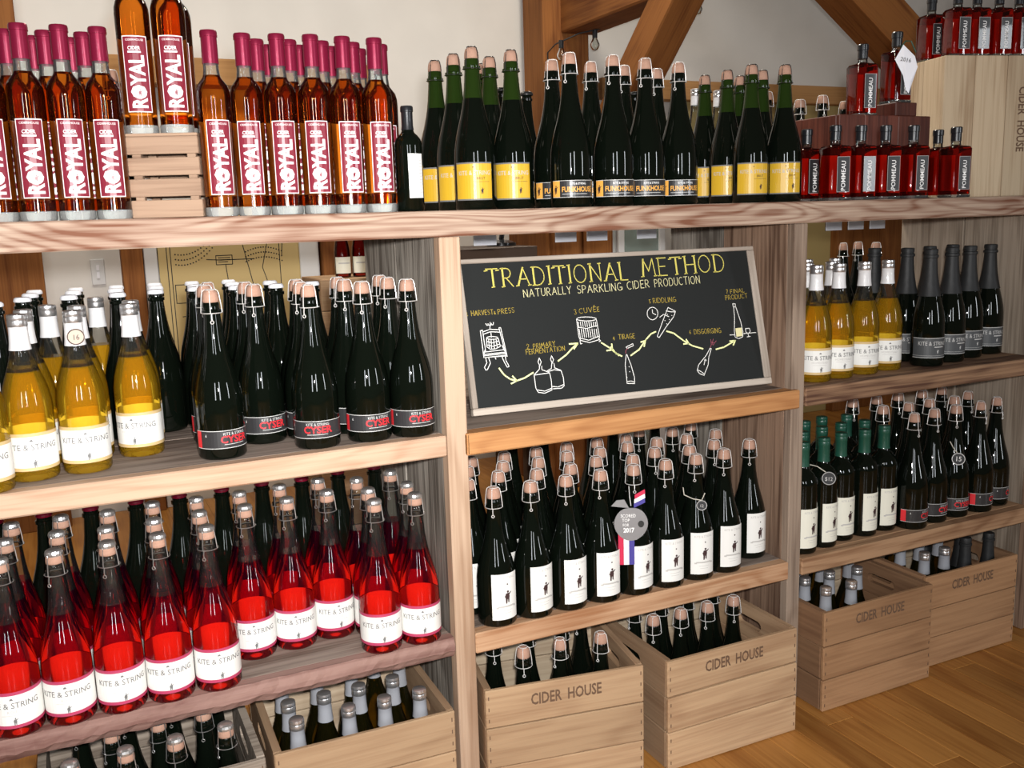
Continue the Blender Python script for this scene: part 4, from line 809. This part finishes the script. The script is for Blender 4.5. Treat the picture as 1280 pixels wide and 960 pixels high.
bm = bmesh.new(); lathe(bm, [(.015, .26), (.05, .21), (.052, .205), (.018, .25)], 20, cx=-.05); obj('shade', to_mesh('shade', bm, BLACKCAP, True), lp)
cb = thing('wooden_cabinet', 'brown wooden cabinet against the back room, behind chalkboard', 'cabinet', (1.93, 1.95, 0))
boxo('body', 0, .34, .02, .4, 0, 1.28, W_TIMBER_Z, cb); boxo('door', .02, .16, 0, .0195, .05, 1.25, W_TIMBER_Z, cb); boxo('door', .18, .32, 0, .0195, .05, 1.25, W_TIMBER_Z, cb)
gd = thing('glass_cabinet', 'pale glass-fronted cabinet beside the brown one', 'cabinet', (2.29, 1.95, 0))
gf = WHITE
boxo('stile', 0, .03, 0, .03, 0, 1.3, gf, gd); boxo('stile', .22, .25, 0, .03, 0, 1.3, gf, gd); boxo('rail', .0305, .2195, 0, .03, 0, .06, gf, gd); boxo('rail', .0305, .2195, 0, .03, 1.24, 1.3, gf, gd)
boxo('pane', .0305, .2195, .012, .016, .0605, 1.2395, clear_glass('greenish_pane', (.7, .8, .76), .3), gd, 0); boxo('back', 0, .25, .2, .22, 0, 1.3, gf, gd)

# ------------------------------------------------------------------ crates
def plank_with_hole(w, h, th, hw, hh, m, name):
    """flat board with a stadium-shaped hand hole, in the y-z plane"""
    bm = bmesh.new(); n = 6; hole = []; outer = []
    for cx, a0 in ((hw/2-hh/2, -90), (-(hw/2-hh/2), 90)):
        for i in range(n+1):
            a = R(a0+180*i/n); hole.append((cx+hh/2*math.cos(a), hh/2*math.sin(a)))
    for (x, z) in hole:
        s = min(w/2/max(abs(x), 1e-6), h/2/max(abs(z), 1e-6)); outer.append((max(-w/2, min(w/2, x*s)), max(-h/2, min(h/2, z*s))))
    # snap the nearest outer point to each corner
    for c in ((w/2, h/2), (w/2, -h/2), (-w/2, h/2), (-w/2, -h/2)):
        k = min(range(len(outer)), key=lambda i: (outer[i][0]-c[0])**2+(outer[i][1]-c[1])**2); outer[k] = c
    N_ = len(hole); V = [[bm.verts.new((t, p[0], p[1])) for p in pts] for t in (-th/2, th/2) for pts in (hole, outer)]
    for i in range(N_):
        j = (i+1) % N_
        bm.faces.new((V[0][i], V[0][j], V[1][j], V[1][i])); bm.faces.new((V[2][i], V[3][i], V[3][j], V[2][j]))
        bm.faces.new((V[0][i], V[2][i], V[2][j], V[0][j])); bm.faces.new((V[1][i], V[1][j], V[3][j], V[3][i]))
    bmesh.ops.recalc_face_normals(bm, faces=bm.faces)
    return to_mesh(name, bm, m)
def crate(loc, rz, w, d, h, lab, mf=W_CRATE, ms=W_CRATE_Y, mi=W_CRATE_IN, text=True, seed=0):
    t = thing('wooden_crate', lab, 'crate', loc, rz); rr_ = random.Random(seed); th = .0105; zs = [0, h*.33+rr_.uniform(-.006, .006), h*.65+rr_.uniform(-.006, .006), h]
    for k in range(3):
        z0, z1 = zs[k]+.0012, zs[k+1]-.0012; pr_ = rr_.uniform(-.0015, .0015)
        f = boxo('front_slat', 0, w, pr_, th+pr_, z0, z1, mf, t)
        nb = bmesh.new()
        for xx in (.007, w-.007):
            for q in (.2, .5, .8): box(nb, xx-.001, xx+.001, -th/2-.0006, -th/2+.001, (q-.5)*(z1-z0)-.004, (q-.5)*(z1-z0)+.004)
        for v in nb.verts: v.co.x -= w/2
        nm = obj('nail_heads', to_mesh('nail_heads', nb, STENCIL), f); nm['kind'] = 'stuff'
        if k == 2 and text:
            xs = w*.46/.30*.98
            tm = print_mesh('lettering', [('text', 'CIDER  HOUSE', 0, 0, .036, .68*w/.36, 0, 0, 0)], lambda u, v, l: Vector((u, -th/2-.0004, v-.004)), STENCIL, None)
            obj('lettering', tm, f)
        boxo('back_slat', 0, w, d-th, d, z0, z1, mi, t)
        for x0 in (0, w-.015):
            if k == 2:
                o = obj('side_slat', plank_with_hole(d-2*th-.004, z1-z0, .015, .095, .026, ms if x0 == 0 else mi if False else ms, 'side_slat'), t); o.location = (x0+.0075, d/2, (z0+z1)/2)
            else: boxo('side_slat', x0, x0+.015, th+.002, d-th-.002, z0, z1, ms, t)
    for k in range(3): boxo('bottom_slat', .0155, w-.0155, th+.002+(d-2*th)*k/3, th+(d-2*th)*(k+1)/3-.002, .004, .016, mi, t)
    return t
HC_ = .263
crate((.716, -.046, 0), R(-9.4), .36, .30, HC_, 'floor crate with stencilled front, between middle post and handled crate', seed=1)
crate((1.124, -.121, 0), 0, .368, .32, HC_, 'floor crate with lettering, oval hand hole showing inside', seed=2)
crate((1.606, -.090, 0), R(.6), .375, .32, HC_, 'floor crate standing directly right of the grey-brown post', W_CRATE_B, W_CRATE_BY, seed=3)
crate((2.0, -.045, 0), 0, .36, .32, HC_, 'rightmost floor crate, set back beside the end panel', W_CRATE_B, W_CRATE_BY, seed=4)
crate((.271, -.079, 0), R(-1.5), .36, .32, HC_, 'unlettered pine floor crate left of the middle post', text=False, seed=5)
crate((-.130, -.078, 0), 0, .385, .32, HC_, 'weathered grey floor crate at lower left corner', W_GCRATE, W_GCRATE, W_GCRATE, False, 6)
# crate stood on end on the top board
uc = thing('upended_crate', 'pale crate stood on end with vertical lettering on top', 'crate', (2.264, .20, 1.2562), R(-15))
CH = .388
for x0, x1 in ((0, .095), (.097, .196), (.198, .29)):
    f = boxo('front_slat', x0, x1, 0, .011, .001, CH, W_CRATE_Z, uc)
tm = print_mesh('lettering', [('text', 'CIDER  HOUSE', 0, 0, .034, .80, -math.pi/2, 0, 0)], lambda u, v, l: Vector((u-.008, -.0061, v+.02)), STENCIL, None)
obj('lettering', tm, f)
for k, (y0, y1) in enumerate(((.0115, .098), (.100, .185))):
    boxo('side_slat', 0, .011, y0, y1, .001, CH, W_CRATE_Z, uc); boxo('side_slat', .279, .29, y0, y1, .001, CH, W_CRATE_Z, uc)
boxo('end_board', .0115, .2785, .0115, .185, CH-.014, CH-.0005, W_CRATE_Y, uc); boxo('end_board', .0115, .2785, .0115, .185, .001, .014, W_CRATE_Y, uc)
# pale board leaning farther right, seen at the frame's edge
# small slatted crate under the amber bottles
sc_ = thing('slatted_crate', 'small slatted crate between the two amber bottle groups', 'crate', (.126, .072, 1.2562), R(-20))
for k in range(4):
    z0 = k*.0365+.001; z1 = z0+.0305
    boxo('front_slat', 0, .122, 0, .006, z0, z1, W_SLATC, sc_, .001); boxo('side_slat', .116, .122, .0065, .1235, z0, z1, W_SLATC, sc_, .001)
    boxo('side_slat', 0, .006, .0065, .1235, z0, z1, W_SLATC, sc_, .001); boxo('back_slat', 0, .122, .124, .13, z0, z1, W_SLATC, sc_, .001)
for a, b in ((.0065, .0065), (.1005, .0065), (.0065, .1085), (.1005, .1085)): boxo('corner_post', a, a+.015, b, b+.015, .001, .1405, W_SLATC, sc_, .001)
for k in range(3): boxo('lid_slat', .0, .122, .001+k*.0435, .041+k*.0435, .1412, .1462, W_SLATC, sc_, .001)
# stained riser box under two square bottles
rb = thing('riser_box', 'dark red-stained box under two square bottles', 'box', (1.79, .10, 1.2562))
for k, (x0, x1) in enumerate(((0, .085), (.086, .20), (.201, .315))): boxo('front_plank', x0, x1, 0, .012, 0, .212, W_REDBOX, rb)
boxo('side_plank', 0, .012, .0125, .17, 0, .212, W_REDBOX, rb); boxo('side_plank', .303, .315, .0125, .17, 0, .212, W_REDBOX, rb); boxo('top_plank', .0125, .3025, .0125, .17, .2, .2118, W_REDBOX, rb)
bk = boxo('wooden_block', 1.99, 2.065, .11, .19, 1.4685, 1.503, W_REDBOX); tag(bk, 'small dark red block lifting the tagged square bottle', 'block')

# ------------------------------------------------------------------ chalkboard
BLp = Vector((.772, .108, .8125)); BRp = Vector((1.553, .062, .8125)); ux = (BRp-BLp).normalized(); nb_ = Vector((-ux.y, ux.x, 0))
th_ = R(14.5); uy = nb_*math.sin(th_) + Vector((0, 0, 1))*math.cos(th_); un = ux.cross(uy)
ch = thing('chalkboard', 'framed chalkboard lettered Traditional Method on the middle shelf', 'chalkboard')
mt = Matrix((ux, uy, un)).transposed().to_4x4(); mt.translation = BLp + un*.018 + Vector((0, 0, .0045)); ch.matrix_world = mt
BW, BH, FR = .776, .342, .0125
boxo('panel', .008, BW-.008, .008, BH-.008, -.012, -.004, BOARD, ch, 0)
W_FRZ = wood('driftwood_frame_upright', (0.46, 0.40, 0.34), (0.28, 0.23, 0.19), 'Y', 5, tone=0.1)
boxo('frame_rail', 0, BW, 0, .0155, -.018, 0, W_FRAME, ch, .0015); boxo('frame_rail', 0, BW, BH-.010, BH, -.018, 0, W_FRAME, ch, .0015)
boxo('frame_stile', 0, .013, .0158, BH-.0103, -.018, 0, W_FRZ, ch, .0015); boxo('frame_stile', BW-.020, BW, .0158, BH-.0103, -.018, 0, W_FRZ, ch, .0015)
bmap = lambda u, v, l: Vector((u, v, -.0036+l))
obj('chalk_drawings', ribbons('chalk_drawings', BOARD_WHITE, .0016, bmap, CH_W), ch)
obj('chalk_arrows', ribbons('chalk_arrows', BOARD_ARROWS, .0034, bmap, CH_A, .0002), ch)
obj('chalk_foam', ribbons('chalk_foam', BOARD_RED, .0012, bmap, CH_R, .0002), ch)
bm = bmesh.new()
for p in BOARD_FILL: bm.faces.new([bm.verts.new(bmap(u, v, .0001)) for u, v in reversed(p)])
obj('chalk_fill', to_mesh('chalk_fill', bm, CH_P), ch)
# hand-lettering: strokes of each capital on a unit height
def arc(cx, cy, rx, ry, a0, a1, n=7): return [(cx+rx*math.cos(R(a0+(a1-a0)*i/n)), cy+ry*math.sin(R(a0+(a1-a0)*i/n))) for i in range(n+1)]
LET = {
 'A': (.8, [[(0, 0), (.42, 1), (.8, 0)], [(.14, .36), (.68, .36)]]), 'B': (.6, [[(0, 0), (0, 1), (.3, 1)], arc(.28, .76, .25, .24, 90, -90), arc(.28, .26, .32, .26, 90, -90) + [(0, 0)]]),
 'C': (.7, [arc(.42, .5, .42, .5, 55, 305, 10)]), 'D': (.75, [[(0, 0), (0, 1)], [(0, 1)] + arc(.25, .5, .48, .5, 90, -90, 9) + [(0, 0)]]), 'E': (.55, [[(.55, 1), (0, 1), (0, 0), (.55, 0)], [(0, .52), (.45, .52)]]),
 'F': (.55, [[(.55, 1), (0, 1), (0, 0)], [(0, .52), (.42, .52)]]), 'G': (.75, [arc(.42, .5, .42, .5, 55, 340, 10), [(.45, .42), (.82, .42), (.82, .1)]]), 'H': (.7, [[(0, 0), (0, 1)], [(.7, 0), (.7, 1)], [(0, .52), (.7, .52)]]),
 'I': (.05, [[(.02, 0), (.02, 1)]]), 'K': (.65, [[(0, 0), (0, 1)], [(.6, 1), (0, .42)], [(.2, .58), (.65, 0)]]), 'L': (.5, [[(0, 1), (0, 0), (.52, 0)]]), 'M': (.9, [[(0, 0), (.12, 1), (.45, .3), (.78, 1), (.9, 0)]]),
 'N': (.72, [[(0, 0), (0, 1), (.7, 0), (.7, 1)]]), 'O': (.85, [arc(.42, .5, .42, .5, 0, 360, 14)]), 'P': (.58, [[(0, 0), (0, 1), (.28, 1)], arc(.28, .74, .28, .26, 90, -90) + [(0, .48)]]),
 'R': (.65, [[(0, 0), (0, 1), (.28, 1)], arc(.28, .74, .26, .26, 90, -90) + [(0, .48)], [(.22, .48), (.65, 0)]]), 'S': (.55, [arc(.3, .76, .26, .24, 40, 230, 6) + [(.3, .52)] + arc(.28, .26, .28, .26, 70, -140, 7)]),
 'T': (.75, [[(0, 1), (.75, 1)], [(.38, 1), (.38, 0)]]), 'U': (.65, [[(0, 1), (0, .35)] + arc(.32, .32, .32, .32, 180, 360, 7) + [(.65, 1)]]), 'V': (.7, [[(0, 1), (.35, 0), (.7, 1)]]), 'Y': (.7, [[(0, 1), (.35, .5), (.7, 1)], [(.35, .5), (.35, 0)]]),
 '&': (.6, [[(.6, 0), (.1, .75), (.25, 1), (.4, .8), (0, .25), (.2, 0), (.6, .4)]]), '1': (.3, [[(-.1, .8), (.15, 1), (.15, 0)], [(-.05, 0), (.35, 0)]]), '2': (.5, [arc(.25, .73, .25, .27, 170, -30, 6) + [(0, 0), (.5, 0)]]), '3': (.5, [arc(.22, .75, .24, .25, 150, -80, 6) + arc(.22, .26, .28, .26, 80, -150, 6)]),
 '4': (.5, [[(.4, 0), (.4, 1), (0, .35), (.55, .35)]]), '5': (.5, [[(.5, 1), (.05, 1), (.05, .55)] + arc(.22, .3, .26, .3, 100, -140, 6)]), '6': (.5, [[(.4, 1), (.05, .4)] + arc(.25, .27, .25, .27, 180, -180, 9)]), '7': (.5, [[(0, 1), (.5, 1), (.15, 0)]]),
}
SERIF = {'T': [(.38, 0), (0, .9), (.75, .9)], 'R': [(0, 0), (0, 1)], 'A': [(0, 0), (.8, 0)], 'D': [(0, 0), (0, 1)], 'I': [(.02, 0), (.02, 1)], 'N': [(0, 0), (0, 1), (.7, 1)], 'L': [(0, 1)], 'M': [(0, 0), (.9, 0)], 'E': [(0, 0), (0, 1)], 'H': [(0, 0), (0, 1), (.7, 0), (.7, 1)]}
def lettering(items, wd, name, m):
    out = []
    for t, a, b, h, c, serif in items:
        gap = .30 if len(t) > 1 else 0; tot = sum(LET[k][0] for k in t) + gap*(len(t)-1)
        dx, dy = b[0]-a[0], b[1]-a[1]; L_ = math.hypot(dx, dy); sx = L_/tot; x = 0; ex = (dx/L_, dy/L_); rl = random.Random(t)
        if len(t) == 1: sx = h*.85
        for k in t:
            wob = rl.uniform(-.03, .03)
            ss = list(LET[k][1])
            if serif: ss = ss + [[(p[0]-.10, p[1]), (p[0]+.10, p[1]+.02)] for p in SERIF.get(k, [])]
            if serif and k in 'TRADNIEHML': ss = ss + [[(q[0][0]+.055, q[0][1]), (q[1][0]+.055, q[1][1])] for q in ss[:3] if abs(q[0][0]-q[1][0]) < .45 and abs(q[0][1]-q[1][1]) > .8 and len(q) <= 5]
            for s in ss: out.append([(a[0]+ex[0]*(x+p[0])*sx, a[1]+ex[1]*(x+p[0])*sx + (p[1]+wob*.5)*h) for p in s])
            x += LET[k][0] + gap
    obj(name, ribbons(name, out, wd, bmap, m), ch)
lettering([t for t in BOARD_TEXT if t[4] == 'y'], .0022, 'chalk_title', CH_Y); lettering([t for t in BOARD_TEXT if t[4] == 'p'], .0014, 'chalk_subtitle', CH_P)
lettering([t[:3] + (t[3]*1.1,) + t[4:] for t in BOARD_TEXT if t[4] == 'o'], .0011, 'chalk_captions', CH_O)
eu = [t for t in BOARD_TEXT if t[0] == 'CUVE'][0]; b_ = eu[2]
lettering([('E', (b_[0]+.003, b_[1]), (b_[0]+.009, b_[1]), eu[3], 'o', 0)], .0012, 'chalk_captions', CH_O)
obj('chalk_captions', ribbons('chalk_captions', [[(b_[0]-.006, b_[1]+eu[3]*1.15), (b_[0]-.003, b_[1]+eu[3]*1.5)]], .0012, bmap, CH_O), ch)

# ------------------------------------------------------------------ bottles in rows
def face(x, y, f): return -math.atan2(x, y+1.75)*f
rj = random.Random(11); FRONT = {}
for g, k, row, z, h, r_, pts in ROWS:
    desc, where, grp, f, jit = INFO[g]; order = sorted(range(len(pts)), key=lambda i: pts[i][0]/(pts[i][1]+1.75))
    for n, i in enumerate(order):
        x, y = pts[i]; rank = {'front': 'front', 'second': 'second', 'third': 'third', 'fourth': 'fourth', 'back': 'back'}[row]
        o_ = ORD[n] + ' from left' if n else 'leftmost'
        if len(pts) == 1: lab = f'{desc}, alone in {rank} row {where}'
        else: lab = f'{desc}, {o_} in {rank} row {where}'
        rot = face(x, y, f) + R(rj.uniform(-jit, jit))
        b = bottle(k, h, r_, x, y, z+.0006, rot, lab, grp); FRONT[(g, row, n)] = b
def turn(g, row, n, deg): FRONT[(g, row, n)].rotation_euler.z = R(deg)
for n, a in enumerate((28, 18, -8, 14, 10)): turn('cyser', 'front', n, a-8)
for n, a in enumerate((20, 12, -10, 30, 34)): turn('cyserR', 'front', n, a)
for n, a in enumerate((2, 0, 6)): turn('kiteL', 'front', n+1, a)
turn('kiteL', 'front', 3, -24)

# single bottles
AM = 'Amber bottle standing on the slatted crate, '
for (x, y), q in zip(((.158, .105), (.216, .086), (.234, .148)), ('left of the front two', 'right of the front two', 'behind the front two')):
    bottle('royal', .318, .029, x, y, 1.2562+.1465, R(-4), AM + q, 'amber bottles on the slatted crate')
bottle('port', .198, .0265, .629, .028, 1.2566, R(12), 'small black port bottle beside the maroon-capped row', None)
for x, z, q in ((1.051, 1.561, 'behind left yellow-labelled cluster'), (1.121, 1.553, 'left of pair behind first orange-lettered bottle'), (1.16, 1.564, 'right of pair behind first orange-lettered bottle'), (1.446, 1.562, 'behind the orange-lettered row, right half')):
    bottle('crown_plain', z-1.2566, .036, x if x != 1.16 else 1.196, .5, 1.2566, 0, 'Dark crown-capped bottle ' + q, 'dark bottles at the back of the top board')
for x, z, q in ((1.647, 1.576, 'left of pair behind'), (1.724, 1.574, 'right of pair behind')):
    bottle('small_clear', z-1.2566, .037, x, .5, 1.2566, 0, 'Pale clear bottle, ' + q + ' right yellow-labelled cluster', 'pale bottles at the back')
for x, z, q in ((.139, 1.57, 'behind the left amber group'), (1.898, 1.574, 'behind rightmost yellow-labelled bottle'), (2.021, 1.555, 'left of three behind the stained box'), (2.108, 1.569, 'middle of three behind the stained box'), (2.196, 1.554, 'right of three behind the stained box')):
    bottle('plain_cork', z-1.2566, .040, x, .5, 1.2566, 0, 'Dark corked bottle ' + q, 'corked bottles at the back of the top board')
for x, y, q in ((1.74, .232, 'behind the leftmost square bottle'), (2.165, .125, 'behind the rightmost square bottle')):
    bottle('pommeau', .18, .036, x, y, 1.2566, R(-8), 'Square red bottle ' + q, 'square red bottles')
bottle('pommeau', .18, .036, 1.915, .155, 1.4686, R(-10), 'Square red bottle standing on the stained box', None)
bottle('pommeau', .18, .036, 2.028, .150, 1.5036, R(-2), 'Square red bottle with paper tag on the block', None)
cs, sn = math.cos(R(-15)), math.sin(R(-15))
for (u, v), q in zip(((.043, .137), (.062, .045), (.122, .045), (.191, .045), (.254, .045)), ('at its back left corner', 'leftmost in front', 'second in front', 'third in front', 'rightmost in front')):
    bottle('pommeau', .18, .036, 2.264+u*cs-v*sn, .20+u*sn+v*cs, 1.2562+CH+.0002, R(-15), 'Square bottle on upended crate, ' + q, 'square bottles on the upended crate')

# ------------------------------------------------------------------ tags
def disc_tag(name, label, at, text, rad, m_f, m_t, rot, ring=False, sz=1.0, cordpts=None):
    t = thing(name, label, 'tag', at, rot)
    bm = bmesh.new(); lathe(bm, [(0, -.0008), (rad, -.0008), (rad, .0008), (0, .0008)], 28)
    bm.transform(Matrix.Rotation(R(90), 4, 'X')); obj('disc', to_mesh('disc', bm, m_f), t)
    sh = [('text', text, 0, -rad*.36, rad*1.15*sz, .9, 0, 0, 0)]
    obj('lettering', print_mesh('lettering', sh, flat(-.0011), m_t, None), t)
    if ring:
        bm = bmesh.new(); tube(bm, [(rad*.92*math.cos(a), -.0012, rad*.92*math.sin(a)) for a in [i*math.pi/14 for i in range(28)]], .0009, 4, True); obj('chalk_ring', to_mesh('chalk_ring', bm, m_t), t)
    if cordpts:
        bm = bmesh.new(); tube(bm, cordpts, .0012, 5); obj('string', to_mesh('string', bm, mat('twine', (.6, .56, .48), .8)), t)
    return t
SLATE = mat('slate_tag', (.03, .032, .035), .5); KRAFT = mat('kraft_tag', (.52, .42, .34), .7); GREYM = mat('brushed_grey_metal', (.30, .30, .31), .45, metal=.6)
def hang(b, dz, fwd_=.0, side=.0, ang=None):
    """point on the camera side of a bottle at height dz"""
    x, y, z = b.location; a = math.atan2(x, y+1.75) if ang is None else ang
    return (x - math.sin(a)*fwd_ + math.cos(a)*side, y - math.cos(a)*fwd_ - math.sin(a)*side, z+dz)
b = FRONT[('kiteL', 'front', 2)]
disc_tag('round_tag', 'round cardboard tag marked 16 on golden bottle neck', hang(b, .243, .0185, .002), '16', .0145, KRAFT, I_BRN, face(b.location.x, b.location.y, 1), True, .8)
b = FRONT[('green', 'front', 1)]
disc_tag('round_tag', 'round black tag marked $12 tied to green-capped bottle', hang(b, .188, .0410, .014), '$12', .0175, SLATE, I_SIL, face(b.location.x, b.location.y, .9), True, .7, [(-.045, .015, .030), (-.028, .004, .029), (-.008, 0, .016)])
b = FRONT[('cyserR', 'front', 2)]
disc_tag('round_tag', 'round black tag marked 15 on red-lettered bottle', hang(b, .170, .0430, .012), '15', .0175, SLATE, I_WHT, face(b.location.x, b.location.y, .9), True, .95, [(-.022, .012, .045), (-.014, .006, .03), (-.004, 0, .017)])
b = FRONT[('house', 'front', 6)]
disc_tag('round_tag', 'small dark tag marked 12 tied round bottle neck', hang(b, .185, .0360, .014), '12', .0125, SLATE, I_SIL, face(b.location.x, b.location.y, .9), True, .7, [(-.042, .016, .038), (-.040, .010, .022), (-.02, -.002, .016), (0, 0, .012), (.008, .012, .026)])
# medal with ribbon
b = FRONT[('house', 'front', 4)]
md = thing('apple_medal', 'grey apple-shaped award medal with striped ribbon, dated 2017', 'medal', hang(b, .178, .058, -.006), face(b.location.x, b.location.y, .8))
md.scale = (1.06, 1, 1.22)
pts = [(.034*math.cos(R(a))*(1+.05*math.cos(R(2*a))), .033*math.sin(R(a))*(1-.10*max(0, math.sin(R(a)))**6)) for a in range(0, 360, 12)]
bm = bmesh.new(); f0 = bm.faces.new([bm.verts.new((x, 0, z)) for x, z in pts]); r = bmesh.ops.extrude_face_region(bm, geom=[f0]); [setattr(v.co, 'y', .0025) for v in r['geom'] if isinstance(v, bmesh.types.BMVert)]
bmesh.ops.recalc_face_normals(bm, faces=bm.faces); obj('medal_disc', to_mesh('medal_disc', bm, GREYM), md)
bm = bmesh.new(); f0 = bm.faces.new([bm.verts.new((x, -.0005, z)) for x, z in ((-.004, .030), (-.014, .046), (-.030, .045), (-.042, .034), (-.024, .032))]); r = bmesh.ops.extrude_face_region(bm, geom=[f0]); [setattr(v.co, 'y', .002) for v in r['geom'] if isinstance(v, bmesh.types.BMVert)]
bmesh.ops.recalc_face_normals(bm, faces=bm.faces); obj('leaf', to_mesh('leaf', bm, GREYM), md)
RB = [mat('red_ribbon', (.55, .02, .07), .5), mat('white_ribbon', (.85, .85, .85), .5), mat('blue_ribbon', (.06, .05, .28), .5)]
bm = bmesh.new()
for i in range(3):
    x0 = -.027+i*.0115; box(bm, x0, x0+.0112, .003, .004, -.080, -.018, i)
obj('ribbon', to_mesh('ribbon', bm, RB), md); bm = bmesh.new()
for i in range(3):
    q = [(.006+i*.001, .030+i*.0085), (.030, .036+i*.0085)]; vs = [bm.verts.new((q[0][0], -.001, q[0][1])), bm.verts.new((q[1][0], -.001, q[1][1]+.004)), bm.verts.new((q[1][0]-.001, -.001, q[1][1]+.0120)), bm.verts.new((q[0][0], -.001, q[0][1]+.0078))]
    bm.faces.new(vs).material_index = (2, 1, 0)[i]
obj('ribbon_bow', to_mesh('ribbon_bow', bm, RB), md)
obj('lettering', print_mesh('lettering', [('text', 'SCORED', -.006, .012, .0088, .95, 0, 0, 0), ('text', 'TOP', -.011, .0035, .0088, .95, 0, 0, 0), ('text', 'FOR', -.011, -.005, .0075, .95, 0, 0, 0), ('text', '2017', -.005, -.0165, .0120, .95, 0, 0, 0)], flat(-.0004), I_WHT, None), md)
bm = bmesh.new(); lathe(bm, [(0, 0), (.0065, 0), (.0065, .0006), (0, .0006)], 16); bm.transform(Matrix.Rotation(R(90), 4, 'X'))
for v in bm.verts: v.co += Vector((.021, -.0003, -.001))
obj('rosette', to_mesh('rosette', bm, INK), md)
bm = bmesh.new(); tube(bm, [(0, 0, .034), (-.002, .006, .050), (-.002, .020, .066)], .001, 5); obj('hanging_wire', to_mesh('hanging_wire', bm, WIRE), md)
# paper tag with year on the upper square bottle
pt = thing('paper_tag', 'white paper tag dated 2016 on upper square bottle', 'tag', (2.012, .104, 1.5036), R(-28))
bm = bmesh.new(); P4 = [(-.028, .0, .105), (-.010, -.006, .140), (.022, 0, .112), (.030, 0, .085), (.014, -.004, .050), (.010, 0, .020), (.002, 0, .030), (-.006, 0, .065)]
f0 = bm.faces.new([bm.verts.new(p) for p in P4]); bmesh.ops.triangulate(bm, faces=[f0]); obj('paper', to_mesh('paper', bm, PAPER), pt)
md2 = pt.location
obj('lettering', print_mesh('lettering', [('text', '2016', -.004, .098, .014, 1, R(-12), 0, 0)], flat(-.0085), INK, None), pt)
bm = bmesh.new(); tube(bm, [(-.014, -.002, .135), (-.002, .002, .150), (.014, .008, .150), (.028, .010, .122)], .0016, 6); obj('twist_tie', to_mesh('twist_tie', bm, GREENCAP), pt)

for o in bpy.data.objects:
    if o.name.split('.')[0] in ('chalk_title', 'chalk_subtitle', 'chalk_captions', 'chalk_drawings', 'chalk_arrows', 'chalk_foam', 'drawn_lines', 'dotted_trees'): o['kind'] = 'stuff'
